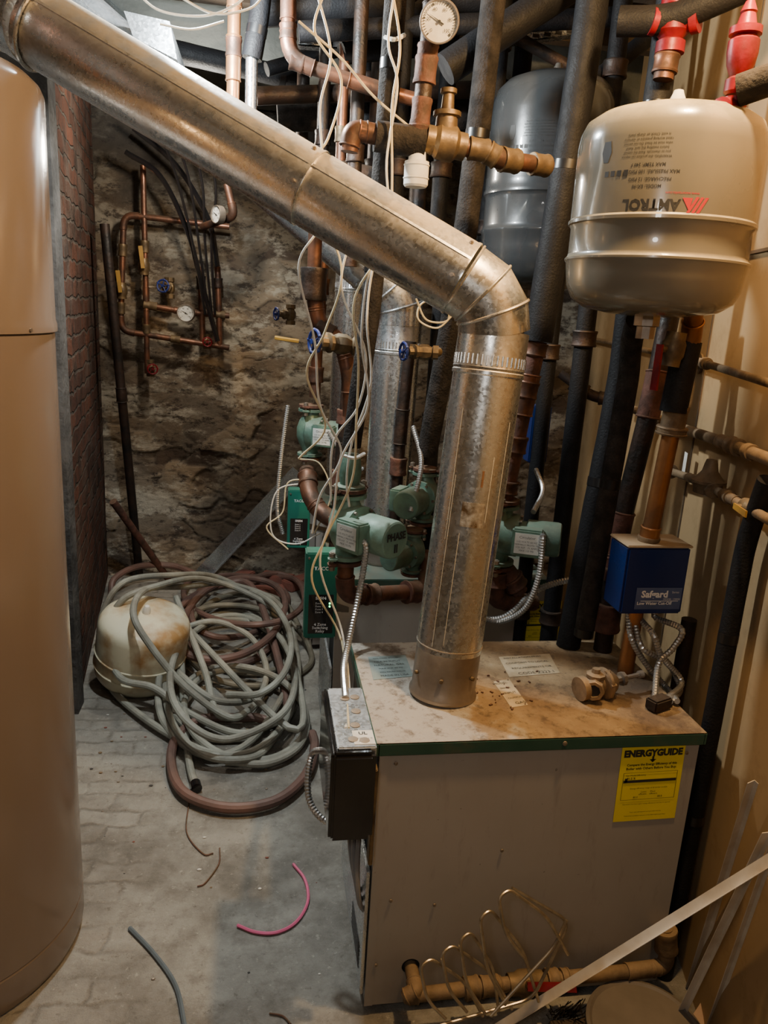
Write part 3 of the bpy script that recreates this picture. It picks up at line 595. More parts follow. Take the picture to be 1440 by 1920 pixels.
B().lathe([(.022,0),(.044,0),(.044,.01),(.028,.014),(.032,.05),(.028,.09),(.022,.1)],t,z,GRN,20).obj('flow_check_valve',None,'green cast flow check fitting above the pump','valve')
t=P4+z*.095; sleeve('insulated_riser','thick black foam-insulated riser running to the ceiling',[t+z*.05,PY(862,520,2.30),PY(902,200,2.30),PY(932,-60,2.30),up(PY(932,-60,2.30),2.9)],.034,FOAMG)
t=P2+z*.10
run('rusty_riser','rust-brown copper riser with sweat couplings above green pump','pipe',[t,PY(985,740,2.22),PY(1008,640,2.22)],.028,RUST,em=COP,coup=[(0,.15,.04,1.35),(0,.55,.05,1.3),(1,.1,.05,1.25),(1,.85,.04,1.2)])
sleeve('insulated_riser','very dark thick insulated pipe rising beside the tanks',[PY(1008,640,2.22),PY(1060,330,2.22),PY(1110,10,2.22),up(PY(1118,-60,2.22),2.9)],.043,FOAM)
sleeve('insulated_riser','dark insulated pipe hanging below the grey expansion tank',[PY(1195,600,1.72),PY(1183,640,1.80),PY(1180,700,1.85),PY(1095,1185,1.85)],.026,FOAMG,.04)
run('supply_pipe','orange-brown copper supply pipe with foam collar and union','pipe',[PY(1303,575,1.66),PY(1295,640,1.72),PY(1212,1030,1.74),V((PY(1190,1140,1.76).x,1.76,BH))],.021,COPB,coup=[(1,.36,.07,1.45),(1,.41,.02,1.75),(1,.98,.05,1.3)],em=COPB,cm=TANP)
B().tube([PY(1290,640,1.72),PY(1262,772,1.72)],.032,FOAM,18).obj('foam_collar',None,'black foam sleeve wrapped on the copper supply pipe','pipe insulation')
run('rusty_riser','rust-brown pipe below the circulator entering the boiler','pipe',[P2-z*.10,P2-z*.22,PY(1000,1130,2.30)],.028,RUST,coup=[(0,.4,.05,1.4)])
run('rusty_tee','rust-red cast tee and nipple beside the flue base','pipe',[PY(905,1060,2.24),PY(945,1062,2.22),PY(975,1110,2.22)],.026,RUST,R=.03,coup=[(0,.5,.05,1.5),(1,.6,.04,1.5)])
run('return_pipe','corroded copper pipe joining two pumps behind the flue','pipe',[P1-z*.10,P1-z*.215,PY(800,1108,2.25),PY(800,1040,2.40)],.024,COP,em=RUST,coup=[(1,.8,.05,1.5),(1,.3,.04,1.35)])
run('black_riser','blackened iron riser with rusty tee behind the cut-off box','pipe',[V((PY(1130,1215,1.9).x,1.90,BH)),PY(1160,1000,1.90),PY(1225,740,1.90),PY(1262,560,1.93)],.026,IRON,em=RUST,coup=[(0,.3,.08,1.5),(0,.75,.05,1.3)])
sleeve('insulated_riser','black insulated pipe standing behind the supply pipe',[V((PY(1052,1215,1.93).x+.02,1.93,BH)),PY(1165,700,2.0),PY(1200,420,2.0),PY(1240,130,2.0),up(PY(1240,130,2.0),2.9)],.034,FOAM)
sleeve('insulated_riser','dark insulated pipe running down beside the boiler to floor',[V((1.068,1.50,0.0)),V((1.072,1.50,.62)),PW(1400,1010,.045),PW(1440,900,.045)],.022,FOAM)
# ---------- low water cutoff ----------
def boxobj(T,name,lo,hi,m,bev=.004): return B().bb(lo,hi,m,bev).obj(name,T)
a=PY(1162,1145,1.70); b_=PY(1300,1028,1.70); x0,x1,z0_,z1_=a.x,b_.x-.004,a.z-.01,b_.z
T=thing('low_water_cutoff','dark blue low water cut-off control box on the boiler pipe','control box',((x0+x1)/2,1.75,z0_))
boxobj(T,'case',(x0,1.70,z0_),(x1,1.80,z1_),SAFB,.005); boxobj(T,'top_cover',(x0-.003,1.697,z1_),(x1+.003,1.803,z1_+.006),M('dusty_beige_cover',(.50,.38,.24),(.40,.29,.17),10,.6),.002)
B().bb((x0+.03,1.80,z0_+.03),(x0+.06,1.90,z0_+.06),RUST).obj('probe_neck',T)
w=x1-x0; lc=V((x0+w*.60,1.6995,z0_+.044)); B().bb((x0+w*.22,1.6985,z0_+.014),(x1-.008,1.6995,z0_+.072),M('silver_blue_plate',(.11,.15,.31),(.08,.11,.23),9,.4,.3)).obj('name_plate',T)
text(T,[('Safgard',-.014,.010,.025,.0009),('Low Water Cut-Off',-.012,-.014,.0115,.0003),('Series',.042,.016,.008),('MODEL 170MD',.034,-.003,.007)],WHI,flat(lc-V((0,.0012,0)),(1,0,0),z,.0004))
B().bb((lc.x-.05,1.6978,lc.z-.0083),(lc.x+.052,1.6984,lc.z-.0070),WHI).obj('rule_line',T)
bt=V(((x0+x1)/2,1.75,z0_))
E=PZ(1262,1318,BH+.012)
for k,(dx,pts) in enumerate([(-.03,[(1185,1200),(1215,1250),(1250,1290)]),(-.015,[(1205,1215),(1250,1240),(1275,1290)]),(0,[(1225,1190),(1240,1230),(1278,1280)]),(.045,[(1278,1180),(1262,1215),(1235,1245)])]):
    P=[bt+V((dx,.0,0)),bt+V((dx,0,-.03))]+[PY(x,y,1.72-.02*k) for x,y in pts]
    P.append(E+V((-.02*k+.01,.0,.004+.0*k))); conduit(P,.0085,'flexible steel conduit hanging from blue control box to boiler top')
B().box(PZ(1235,1318,BH+.018),(.06,.035,.03),IRON,Matrix.Rotation(.4,3,'Z'),.004).obj('conduit_clamp',None,'dark greasy conduit clamp on the boiler top','clamp')
c=PZ(1118,1308,BH)+z*.036; T=thing('brass_regulator','dirty bronze pressure regulator lying loose on the boiler top','valve',c-z*.036); ax=V((.95,.25,0.06)).normalized()
BRZ=M('dirty_bronze',(.40,.28,.17),(.22,.15,.09),20,.45,.55,.2,60,.5,(.46,.34,.2))
B().lathe([(.018,-.058),(.030,-.058),(.030,-.042),(.020,-.037),(.024,-.030),(.024,.006),(.034,.010),(.040,.014),(.040,.021),(.034,.024),(.028,.04),(.017,.052),(.012,.056)],c,ax,BRZ,24).obj('body',T)
for k in range(6):
    a=k*1.047; q=ax.orthogonal().normalized(); q=Matrix.Rotation(a,3,ax)@q; p=c+ax*.013+q*.036; B().cyl(p-ax*.002,p+ax*.013,.0045,BRZ,6).obj('bonnet_screw',T)
pd=V((-.42,-.85,.05)).normalized()
B().lathe([(.016,0),(.020,.018),(.026,.020),(.026,.036),(.024,.038),(.0165,.038),(.0165,.030),(.0001,.030)],c-ax*.012,pd,BRZ,8,False).obj('port',T)
B().lathe([(.0001,.0305),(.016,.0306),(.016,.0312),(.0001,.0313)],c-ax*.012,pd,DARK,16).obj('bore',T)
B().lathe([(.016,0),(.018,.022),(.024,.024),(.024,.032),(.012,.036),(.010,.046)],c-ax*.012,z,BRZ,8).obj('top_boss',T)
B().lathe([(.010,.054),(.010,.068),(.018,.070),(.018,.080),(.006,.082),(.006,.125),(.010,.127),(.010,.140)],c,ax,DULL,8).obj('adjusting_screw',T)
# ---------- front gas pipe ----------
hz=PY(770,1812,1.47)
run('gas_pipe','grimy tan iron gas pipe with elbow leaving the boiler panel','pipe',[hz+V((0,.06,0)),V((hz.x,1.40,hz.z)),PY(762,1868,1.40),PY(905,1850,1.40),PY(1205,1818,1.42),PY(1250,1812,1.43),PY(1248,1740,1.44)],.0165,TANP,R=.03,em=TANP,coup=[(2,.85,.035,1.6),(3,.04,.045,1.45),(3,.42,.03,1.5),(3,.5,.02,1.35),(5,.7,.06,1.7)])
ball(PY(985,1843,1.405),(1,0,.03),(0,-.8,.6),(.9,-.2,.1),1.2,RED,label='gas shutoff valve with small red lever on grimy pipe')
T=thing('wire_rack','bent steel wire rack leaning against the boiler panel','wire rack',PZ(900,1900,0))
WS=M('bare_steel_wire',(.50,.43,.33),(.30,.25,.18),30,.35,.85)
for (ax_,ay,bx_,by) in [(788,1795,905,1905),(828,1770,960,1892),(900,1703,1010,1878),(935,1665,1065,1790),(862,1745,935,1895)]:
    P=[PY(bx_,by,1.30),PY((ax_+bx_)/2+25,(ay+by)/2-10,1.30),PY(ax_+20,ay+2,1.32),PY(ax_,ay+18,1.31),PY(ax_+12,(ay+by)/2+25,1.28),PY(ax_+48,by+6,1.26)]
    B().tube(rnd(P,.03)[0],.0036,WS,8).obj('bent_wire',T)
for P in ([PY(800,1930,1.27),PY(1000,1872,1.29),PY(1068,1728,1.33),PY(960,1665,1.33)],[PY(920,1905,1.25),PY(1040,1775,1.30),PY(1062,1725,1.31)]): B().tube(rnd(P,.03)[0],.0036,WS,8).obj('frame_wire',T)
def strip(p,q,w,label,m=WHM):
    p=V(p);q=V(q); d=(q-p).normalized(); s=d.cross(V((0,-.6,.8))).normalized(); n=s.cross(d)
    b=B(); b.prism([p-s*w,p+s*w,p+s*w+n*.0015,p-s*w+n*.0015],q-p,m); b.prism([p+s*w,p+s*w+n*w*1.1,p+s*w*.9+n*w*1.1,p+s*w*.9],q-p,m); b.obj('metal_strip',None,label,'metal strip')
q1=PW(1460,1600,.03); strip(PZ(905,1945,.03),PY(1450,1607,q1.y+.0),.010,'long white enamel angle strip leaning across toward the wall')
strip(PZ(1262,1925,.02),PW(1436,1560,.05),.009,'white metal strip leaning upright against the tan wall')
strip(PZ(1290,1850,.0),PW(1408,1465,.04),.010,'narrow white metal strip propped against the wall')
strip(PZ(1325,1930,.02),PW(1475,1500,.05),.008,'thin white metal strip standing against the wall')
c=PZ(1200,1990,0); c=V((c.x,c.y,0)); T=thing('lidded_bucket','grey bucket with round lid standing on the floor','bucket',c)
B().lathe([(.10,0),(.125,.08),(.128,.085)],c,z,BLK,40).obj('pail',T); B().lathe([(.13,.08),(.134,.083),(.134,.096),(.126,.099),(.12,.094),(.001,.094)],c,z,M('grey_lid',(.16,.135,.11),None,9,.5),48).obj('lid',T)
B().prism([PZ(1305,1925,.02),PZ(1395,1935,.02),PY(1465,1790,PZ(1395,1850,.02).y+.05),PY(1400,1775,PZ(1395,1850,.02).y+.05)],(0.0,.02,.012),PLY).obj('board_offcut',None,'paint-spattered brown board offcut leaning near the wall','board')
T=thing('wire_brush','black bristle brush head lying on the floor','brush',PZ(1080,1905,0))
b=B()
for i in range(70):
    p=PZ(random.uniform(1030,1130),random.uniform(1895,1915),.01); b.tube([p,p+V((random.uniform(-.03,.03),-.02,random.uniform(.02,.06)))],.0012,BLK,4)
b.obj('bristles',T,kind='stuff'); B().box(PZ(1080,1925,.01),(.13,.03,.02),WOOD,None,.003).obj('brush_block',T)
# ---------- boiler control box ----------
a=PZ(603,1290,.757); fr=PZ(625,1408,.757)
x0=fr.x; x1=PZ(706,1396,.757).x; y0=fr.y; y1=a.y
T=thing('aquastat_control','black-fronted boiler control box with metal top and knockouts','control box',((x0+x1)/2,(y0+y1)/2,.5))
B().bb((x0+.01,y0+.01,.57),(x1,y1,.757),GALV2,.003).obj('metal_case',T)
B().bb((x0-.004,y0-.006,.545),(x0+.012,y1+.006,.754),BLK,.006).bb((x0-.004,y0-.012,.540),(x1-.002,y0+.014,.753),BLK,.010).obj('black_cover',T)
for (u,v) in [(.35,.15),(.68,.13),(.5,.36),(.62,.58),(.35,.8),(.68,.82)]:
    B().lathe([(.010,0),(.011,.0008),(.011,.0016),(.009,.0018)],V((x0+.02+(x1-x0-.02)*u,y0+(y1-y0)*v,.7570)),z,DULL,20).obj('knockout',T)
lo=V((x0+(x1-x0)*.5,y0+.02,.7573)); B().bb(lo,lo+V((.045,.055,.0008)),WHT).obj('paper_label',T)
text(T,[('UL',-.0,.015,.016,.0004),('LISTED 84-119',.0,-.005,.006),('24V 60Hz',.0,-.016,.006)],INK,flat(lo+V((.0225,.0275,.001)),(1,0,0),(0,1,0),.0003))
B().bb((x1-.004,y0+.01,.46),(x1+.006,y0+.04,.70),BRS,.002).obj('mounting_strap',T)
conduit([V((x0+.01,y1-.02,.60)),V((x0-.022,y1+.02,.56)),V((x0-.028,y1-.02,.47)),V((x0+.01,y1-.06,.43)),V((x0+.07,y1-.06,.42))],.009,'steel conduit curving under the black control box')
for k in range(3):
    wire('control_cable','grey cable drooping inside the open boiler end',[V((.25,y0+.12+.03*k,.56)),V((.235-.006*k,y0+.08+.03*k,.45)),V((.24,y0+.06+.03*k,.33)),V((.27,y0+.1+.03*k,.25))],.006,M('grey_cable',(.22,.22,.23),None,10,.45),'cable')
def relay(lo,w,h,d,label,nm,leds,bk):
    lo=V(lo); T=thing('relay_box',label,'relay box',lo+V((w/2,d/2,0)),'zone relay boxes')
    B().bb(lo,lo+V((w,d,h)),GRN2,.004).obj('case',T)
    B().bb(lo+V((w*.12,-.002,h*.06)),lo+V((w*.9,-.0002,h*.52)),BLK,.001).obj('front_panel',T)
    B().prism([lo+V((w*.5,d,h*.3)),lo+V((w*.8,d,h*.3)),V((.35,bk,.60)),V((.31,bk,.60))],(0,0,.02),DULL).obj('mounting_bracket',T)
    text(T,[(nm,0,h*.40,w*.17,.0003)],WHI,flat(lo+V((w*.5,-.0002,h*.42)),(1,0,0),z,.0006))
    L=[('4 Zone',.0,-h*.25,w*.13,.0002),('Switching',0,-h*.29,w*.13,.0002),('Relay',0,-h*.33,w*.13,.0002)]+[('Zone %d'%(i+1),-w*.05,h*(.0-.035*i),w*.085) for i in range(4)]+[('SR504',0,h*.06,w*.13,.0004)]
    text(T,L,WHI,flat(lo+V((w*.5,-.0023,h*.42)),(1,0,0),z,.0005))
    if leds:
        for i in (0,1): B().sph(lo+V((w*.78,-.004,h*(.42-.035*i))),.0032,LED,seg=8).obj('indicator_light',T)
    for q in (.1,.9): B().cyl(lo+V((w*q,-.003,h*.94)),lo+V((w*q,0,h*.94)),.004,DULL,8).obj('screw',T)
    return T
A=PY(568,1188,2.44); C=PY(622,1030,2.44); relay((A.x,2.40,A.z),C.x-A.x+.02,C.z-A.z,.07,'green zone relay box with black panel and green lights','TACO',True,2.50)
A=PY(538,1028,3.2); C=PY(583,920,3.2); relay((A.x,3.2,A.z),C.x-A.x,C.z-A.z,.07,'plain green zone relay box wired with white cables','TACO',False,3.51)
# ---------- copper valves ----------
run('copper_riser','aged copper pipe dropping from behind the sloping flue','pipe',[PY(592,420,2.3),PY(588,545,2.3),PY(597,610,2.3),PY(640,640,2.28),PY(655,700,2.27),PY(655,780,2.27)],.02,COP,R=.04,coup=[(0,.9,.09,1.9),(2,.3,.05,1.4)],cm=IRON)
gate('gate_valve','brass gate valve with blue handwheel on copper pipe',PY(640,645,2.22),(1,0,-.1),(-.90,-.42,.05),1.2)
gate('gate_valve','brass boiler drain valve with blue handwheel',PY(795,660,2.05),(1,-.2,0),(-.95,-.3,0),.85)
run('brass_stub','short brass pipe between riser and blue-handled valve','pipe',[PY(790,660,2.05),PY(822,660,2.12)],.013,BRS)
gate('gate_valve','small valve with blue handwheel near copper riser',PY(545,590,3.3),(0,0,1),(-.9,-.4,0),.9)
wire('yellow_lever','orange lever handle of a valve',[PY(515,633,3.0),PY(560,640,3.0)],.008,YELH,'valve handle')
run('copper_elbow_run','rusty copper elbow run between boilers','pipe',[PY(575,880,3.05),PY(580,930,2.95),PY(605,965,2.9),PY(640,980,2.85)],.03,RUST,R=.06,em=COP,coup=[(0,.4,.05,1.3)])
run('copper_riser','tarnished copper riser between the two circulators','pipe',[PY(590,745,3.1),PY(598,600,3.1),PY(610,440,3.1)],.022,COP,coup=[(0,.3,.06,1.4),(1,.4,.06,1.4)])
run('iron_riser','rusty riser with unions behind the marked pump','pipe',[PY(735,1040,2.6),PY(752,800,2.6),PY(770,640,2.6)],.02,IRON,coup=[(0,.2,.06,1.5),(0,.7,.06,1.5)],cm=RUST)
run('iron_riser','dark pipe with rusty unions beside relay boxes','pipe',[PY(625,1040,2.7),PY(640,860,2.7),PY(652,700,2.7)],.02,IRON,coup=[(0,.3,.07,1.5),(0,.8,.06,1.5),(1,.5,.05,1.4)],cm=RUST)
run('brass_manifold','horizontal copper and brass assembly under the pressure gauge','pipe',[PY(655,285,2.0),PY(660,243,2.0),PY(705,252,2.0),PY(820,268,2.0),PY(910,283,2.0),PY(935,298,2.0),PY(1030,312,2.05)],.021,COP,R=.03,em=COP,coup=[(3,.1,.06,1.35),(3,.85,.05,1.3),(4,.5,.03,1.35),(5,.2,.05,1.4),(5,.8,.05,1.3)],cm=BRS)
B().tube([PY(703,255,2.0),PY(795,268,2.0)],.035,FOAMG,20).obj('foam_collar',None,'grey-brown foam sleeve wrapped on copper pipe','pipe insulation')
B().lathe([(.024,-.05),(.032,-.05),(.032,-.03),(.04,-.02),(.042,.02),(.032,.03),(.032,.05),(.024,.05)],PY(835,268,2.0),(1,0,-.12),BRS,14).lathe([(.02,0),(.028,.02),(.026,.05),(.034,.052),(.034,.062),(.016,.066),(.014,.10),(.02,.102),(.02,.112)],PY(835,262,2.0),z,BRS,12).obj('balancing_valve',None,'cast brass valve body on the manifold','valve')
B().lathe([(.02,0),(.022,-.02),(.03,-.022),(.03,-.075),(.026,-.08)],PY(783,285,2.0),z,WHT,24).torus(PY(783,285,2.0)-z*.03,z,.030,.002,WHT).torus(PY(783,285,2.0)-z*.06,z,.030,.002,WHT).obj('white_plastic_cap',None,'white ribbed plastic drain cap under manifold','cap')
run('gauge_riser','dark brass and iron riser carrying the pressure gauge','pipe',[PY(783,270,2.0),PY(796,150,2.0),PY(806,60,2.0),up(PY(815,-60,2.0),2.9)],.018,IRON,coup=[(0,.15,.04,1.5),(0,.5,.06,1.35),(1,.2,.06,1.5),(1,.55,.04,1.4)],em=IRON,cm=RUST)
GA=thing('pressure_gauge','round white-faced pressure gauge on iron riser','gauge',PY(824,40,1.93)); gauge(GA,PY(824,40,1.93),CAM-PY(824,40,1.93),.0455); B().cyl(PY(822,55,1.95),PY(806,90,2.0),.009,BRS,10).obj('stem',GA)
run('copper_pipe','copper pipe elbowing under the ceiling','pipe',[up(PY(540,-60,2.5),2.9),PY(541,-20,2.5),PY(540,112,2.5),PY(700,165,2.5),PY(790,190,2.5)],.020,COP,R=.06,coup=[(1,.6,.04,1.25),(2,.1,.04,1.2)])
run('copper_pipe','bright copper pipe dropping from the ceiling','pipe',[up(PY(440,-60,2.6),2.9),PY(440,-30,2.6),PY(438,110,2.6),PY(436,220,2.6)],.019,COPB,coup=[(1,.85,.05,1.25)],cm=COP)
sleeve('insulated_riser','black foam-covered pipe beside bright copper pipe',[up(PY(492,-30,2.6),2.9),PY(490,10,2.6),PY(472,110,2.6)],.03,FOAM)
run('galvanized_pipe','thin galvanized pipe under black foam sleeve','pipe',[PY(472,110,2.6),PY(470,240,2.6)],.018,GALV2)
run('copper_pipe','copper pipe with tee near the stone wall','pipe',[PY(425,345,4.0),PY(440,405,4.0),PY(380,425,4.2)],.018,COP)
for i,(a_,b2,r_,y_,m_) in enumerate([((835,130),(1120,-60),.045,2.4,FOAM),((640,100),(900,75),.035,2.9,FOAM),((520,215),(900,215),.06,3.3,FOAMG),((480,180),(1000,165),.03,3.0,IRON),((560,60),(1200,30),.03,2.7,FOAM),((1040,210),(1230,60),.028,2.6,FOAM),((950,60),(1130,160),.02,2.9,IRON),((500,130),(760,60),.025,3.2,FOAM),((480,20),(900,-10),.05,2.8,FOAM),((300,90),(560,150),.04,3.4,FOAM),((560,300),(700,330),.03,2.9,IRON),((620,370),(760,400),.03,2.8,IRON)]):
    sleeve('insulated_main','black foam-insulated pipe running overhead among the risers',[PY(*a_,y_),PY(*b2,y_+(.15 if i%2 else 0))],r_,m_)
for i,(x_,y0p,y1p,yy,rr_,mm) in enumerate([(618,-40,420,3.0,.022,IRON),(655,-40,420,2.9,.018,COP),(685,-40,500,2.6,.022,IRON),(770,-40,520,2.7,.028,FOAM),(860,-40,500,2.9,.03,FOAM),(1180,-40,260,2.6,.03,FOAM),(575,-20,300,3.4,.025,IRON),(830,560,1060,2.7,.03,FOAM),(1030,700,1150,2.6,.02,COP),(1075,350,1180,2.5,.026,FOAM),(700,-40,250,3.2,.03,FOAM),(725,-40,480,3.1,.03,IRON),(815,-40,480,3.3,.035,IRON),(960,-40,640,2.9,.03,FOAM),(1000,-40,300,3.2,.035,FOAM),(1150,300,1180,2.4,.03,FOAM)]):
    dx=(x_-400)/5500*(y1p-y0p); b2=PY(x_-dx,y1p,yy); a_=V((b2.x,b2.y,2.9 if y0p<0 else PY(x_,y0p,yy).z))
    if y1p>1000: b2.z=0.0
    run('vertical_pipe','dark vertical pipe in the crowded pipe cluster','pipe',[b2,a_],rr_,mm,coup=[(0,.3,.05,1.3),(0,.75,.05,1.3)],group='background risers',cm=BRS if mm is COP else IRON)
for (p_,q_) in [((560,85),(810,105)),((930,85),(1120,60))]:
    a_=PY(*p_,3.0); b2=PY(*q_,3.0); d=(b2-a_); n=int(d.length/.04); bb_=B().prism([a_,b2,b2+z*.004,a_+z*.004],(0,.045,0),GALV2).prism([a_,b2,b2+z*.03,a_+z*.03],(0,.004,0),GALV2)
    for k in range(n): c=a_+d*((k+.5)/n); bb_.bb(c+V((-.012,-.001,.008)),c+V((.012,0,.02)),DARK)
    bb_.obj('strut_channel',None,'slotted galvanized strut channel under the ceiling','strut channel')
T=thing('flanged_ball_valve','red painted cast flange valve on black insulated pipe','valve',PY(1255,110,1.95)); c=PY(1262,48,1.95)
B().lathe([(.026,-.06),(.034,-.06),(.034,-.035),(.026,-.03),(.040,-.015),(.040,.02),(.026,.035),(.034,.04),(.034,.07),(.026,.07)],c,z,RED,20).lathe([(.02,0),(.024,.04),(.03,.042),(.03,.06)],c,(.7,-.7,.1),RED,16).lathe([(.02,0),(.024,.04),(.03,.042),(.03,.056)],c,(-.9,.1,.1),RED,16).obj('body',T)
run('copper_pipe','copper stub below the red flange valve','pipe',[PY(1243,150,1.95),PY(1257,75,1.95)],.024,COP,coup=[(0,.4,.04,1.25)])
sleeve('insulated_main','thick black insulated pipe crossing near the red valves',[PY(1160,40,2.0),PY(1250,40,1.95),PY(1480,-60,1.80)],.033,FOAM)
sleeve('insulated_main','black insulated pipe leaving the red relief valve',[PY(1385,170,1.45),PY(1470,140,1.40)],.028,FOAMG)
c=PY(1392,100,1.48); T=thing('relief_valve','red relief valve with cap on brass tee','valve',c-z*.08)
B().lathe([(.018,-.07),(.023,-.065),(.023,-.045),(.016,-.04),(.025,-.02),(.028,.0),(.028,.02),(.020,.028),(.029,.03),(.029,.042),(.018,.046),(.013,.065),(.015,.068),(.008,.085)],c,z,RED,16).obj('body',T)
B().lathe([(.018,-.03),(.029,-.03),(.029,-.012),(.022,-.008),(.022,.03)],c-z*.105,z,RED,16).lathe([(.018,0),(.026,.02),(.026,.04),(.02,.042)],c-z*.1,(-.85,-.4,-.15),RED,14).lathe([(.016,0),(.018,.05)],c-z*.12,-z,BRS,12).obj('tee_body',T)
run('copper_pipe','copper pipe dropping from red relief valve along wall','pipe',[c-z*.16,V((c.x+.0,c.y+.02,c.z-.33))],.014,COP)
# ---------- right wall pipes ----------
run('gas_pipe','thin tan-painted pipe clamped to the tan wall','pipe',[PW(1050,622,.06),PW(1318,680,.05),PW(1460,724,.05)],.010,TANP,coup=[(1,.05,.03,1.6)])
B().lathe([(.012,0),(.03,.002),(.03,.008),(.012,.01)],PW(1315,682,.0),WN,TANP,20).cyl(PW(1315,682,0),PW(1316,680,.05),.008,TANP,10).obj('pipe_bracket',None,'round tan pipe bracket fixed to the wall','bracket')
run('gas_pipe','rust-tan iron gas pipe with unions on the wall','pipe',[PW(1165,758,.07),PW(1240,790,.07),PW(1360,830,.06),PW(1460,868,.05)],.014,TANP,R=.02,coup=[(1,.3,.05,1.6),(2,.2,.05,1.5),(2,.5,.03,1.3)])
run('gas_pipe','lower tan gas pipe with regulator and yellow tagged valve','pipe',[PW(1252,882,.06),PW(1300,898,.05),PW(1372,935,.05),PW(1460,985,.05)],.011,TANP,R=.02,coup=[(0,.1,.03,1.9),(1,.9,.04,1.5)])
c=PW(1328,905,.06); T=thing('gas_regulator','rusty dome-shaped gas regulator on wall pipe','regulator',c-z*.03)
B().lathe([(.02,-.03),(.034,-.026),(.036,-.002),(.044,0),(.044,.007),(.034,.012),(.02,.03),(.016,.05),(.013,.06)],c,z,TANP,24).lathe([(.014,-.05),(.02,-.048),(.02,.048),(.014,.05)],c-z*.012,WD,TANP,8).obj('body',T)
ball(PW(1405,952,.05),-WD,WN,-WD,.8,YELH,label='gas ball valve with yellow tagged lever on wall pipe')
for (x_,y_) in ((1290,850),(1335,880)):
    p=PW(x_,y_,.035); B().prism([p,p+WD*.03,p+WD*.03+z*-.08,p-z*.075],WN*.0008,WHT).obj('paper_tag',None,'white paper tag hanging from gas pipe','tag')
ball(PY(1262,655,1.68),(0.1,0,1),(-1,-.3,0),(0,0,-1),1.1,RED,label='ball valve with red lever beside the tank pipe')
run('gas_pipe','dark pipe with old valve behind the risers','pipe',[PY(1050,700,2.6),PY(1110,745,2.55),PY(1170,750,2.5)],.016,IRON,coup=[(0,.6,.06,1.7),(1,.4,.04,1.5)])
run('iron_pipe','dark rusty pipe standing in the corner by the wall','pipe',[V((1.13,1.75,0.0)),V((1.13,1.75,.9))],.02,IRON,coup=[(0,.5,.05,1.4)])
T=thing('junction_box','blue electrical box behind rusty riser','control box',PY(1005,870,2.5)); a_=PY(990,868,2.5); b2=PY(1036,762,2.5)
B().bb((a_.x,2.5,a_.z),(b2.x,2.56,b2.z),SAFB,.004).obj('case',T); B().bb((a_.x+.01,2.497,a_.z+.01),(b2.x-.01,2.499,a_.z+.05),GRYL).obj('name_plate',T)
# ---------- conduits ----------
conduit([j1+V((.02,-.03,-.0)),PY(686,1030,1.96),PY(674,1110,1.96),PY(657,1190,1.9),PY(645,1250,1.8),PZ(648,1310,.757)],.0095,'flexible steel conduit from marked pump down to control box')
conduit([j2+V((.03,-.03,-.02)),PY(1018,1005,2.08),PY(1010,1080,2.08),PY(985,1140,2.1),PY(940,1165,2.15),PY(895,1155,2.2)],.0095)
conduit([PY(1175,1090,1.95),PY(1090,1085,2.1),PY(1010,1105,2.15),PY(950,1155,2.15),PY(905,1162,2.2)],.0105)
conduit([PY(540,760,3.2),PY(528,850,3.2),PY(520,950,3.2),PY(530,1000,3.2)],.010)
conduit([PY(610,800,3.0),PY(650,860,2.9),PY(680,880,2.9)],.010)
conduit([PY(1005,880,2.4),PY(1018,920,2.3),PY(1000,960,2.2)],.009)
conduit([PY(775,800,2.5),PY(790,870,2.4),PY(770,960,2.3)],.009)
# ---------- wires ----------
lab='thin white low-voltage wire draped down through the pipework'
W=[[(742,-30),(728,80),(745,160),(725,300),(728,420),(690,520),(678,640),(690,760),(640,860),(625,960),(600,1060),(640,1180),(655,1290),(648,1340)],
[(735,-20),(750,90),(735,200),(735,340),(728,450),(665,560),(672,680),(668,790),(660,900),(610,1010),(585,1090),(640,1200),(640,1340)],
[(590,-30),(620,100),(600,200),(605,310),(600,420),(560,500),(590,640),(600,760),(640,850),(600,930),(585,1000)],
[(610,-20),(590,60),(640,150),(615,260),(575,330),(640,500),(610,620),(575,700),(610,800),(560,860)],
[(665,420),(640,540),(685,660),(672,760),(625,830),(620,940)],
[(560,40),(640,110),(700,180),(770,240)],
[(728,430),(700,500),(688,600),(695,720),(660,830),(650,900),(655,950)],
[(585,900),(540,905),(530,960),(500,990),(540,1030)],[(590,905),(520,920),(510,1000),(555,1020),(600,1000)],[(560,860),(600,870),(620,930),(590,1000)]]
for i,w_ in enumerate(W):
    yy=1.95 if i in(0,1) else (2.0 if i<7 else 3.0)
    P=[PY(x_,y_,yy if y_<1200 else yy-(y_-1200)/140*.33) for x_,y_ in w_]
    if i<2: P[-1]=PZ(648+6*i,1365,.757)
    wire('white_wire',lab,P,.003,WIRE if i%2==0 else WIREY)
for w_ in ([(250,-20),(300,20),(380,30),(440,10),(480,-30)],[(330,-10),(400,25),(470,15),(500,-20)],[(300,45),(360,55),(420,40)]):
    wire('white_wire','loose white cable looping under the ceiling',[PY(x_,y_,2.2) for x_,y_ in w_],.003,WIRE)
wire('cream_wire','coil of cream wire beside the flue',[PY(x_,y_,2.0) for x_,y_ in [(780,560),(800,600),(840,600),(830,560),(790,570),(785,600),(820,615),(850,590)]],.0025,WIREY)
for k,(x_,y_) in enumerate([(740,70),(665,855)]):
    wire('cable_tie','white plastic cable tie gripping wires',[PY(x_-18,y_,2.0),PY(x_,y_+4,1.96),PY(x_+18,y_-4,2.0)],.005,WHT,'cable tie')
for k in range(4): wire('black_wire','thin black wire arcing near the ceiling',[PY(300+k*30,250+k*8,4.2),PY(330+k*25,330+k*10,4.2),PY(360+k*12,450,4.25),PY(385+k*6,590,4.3)],.007,BLK,'cable')
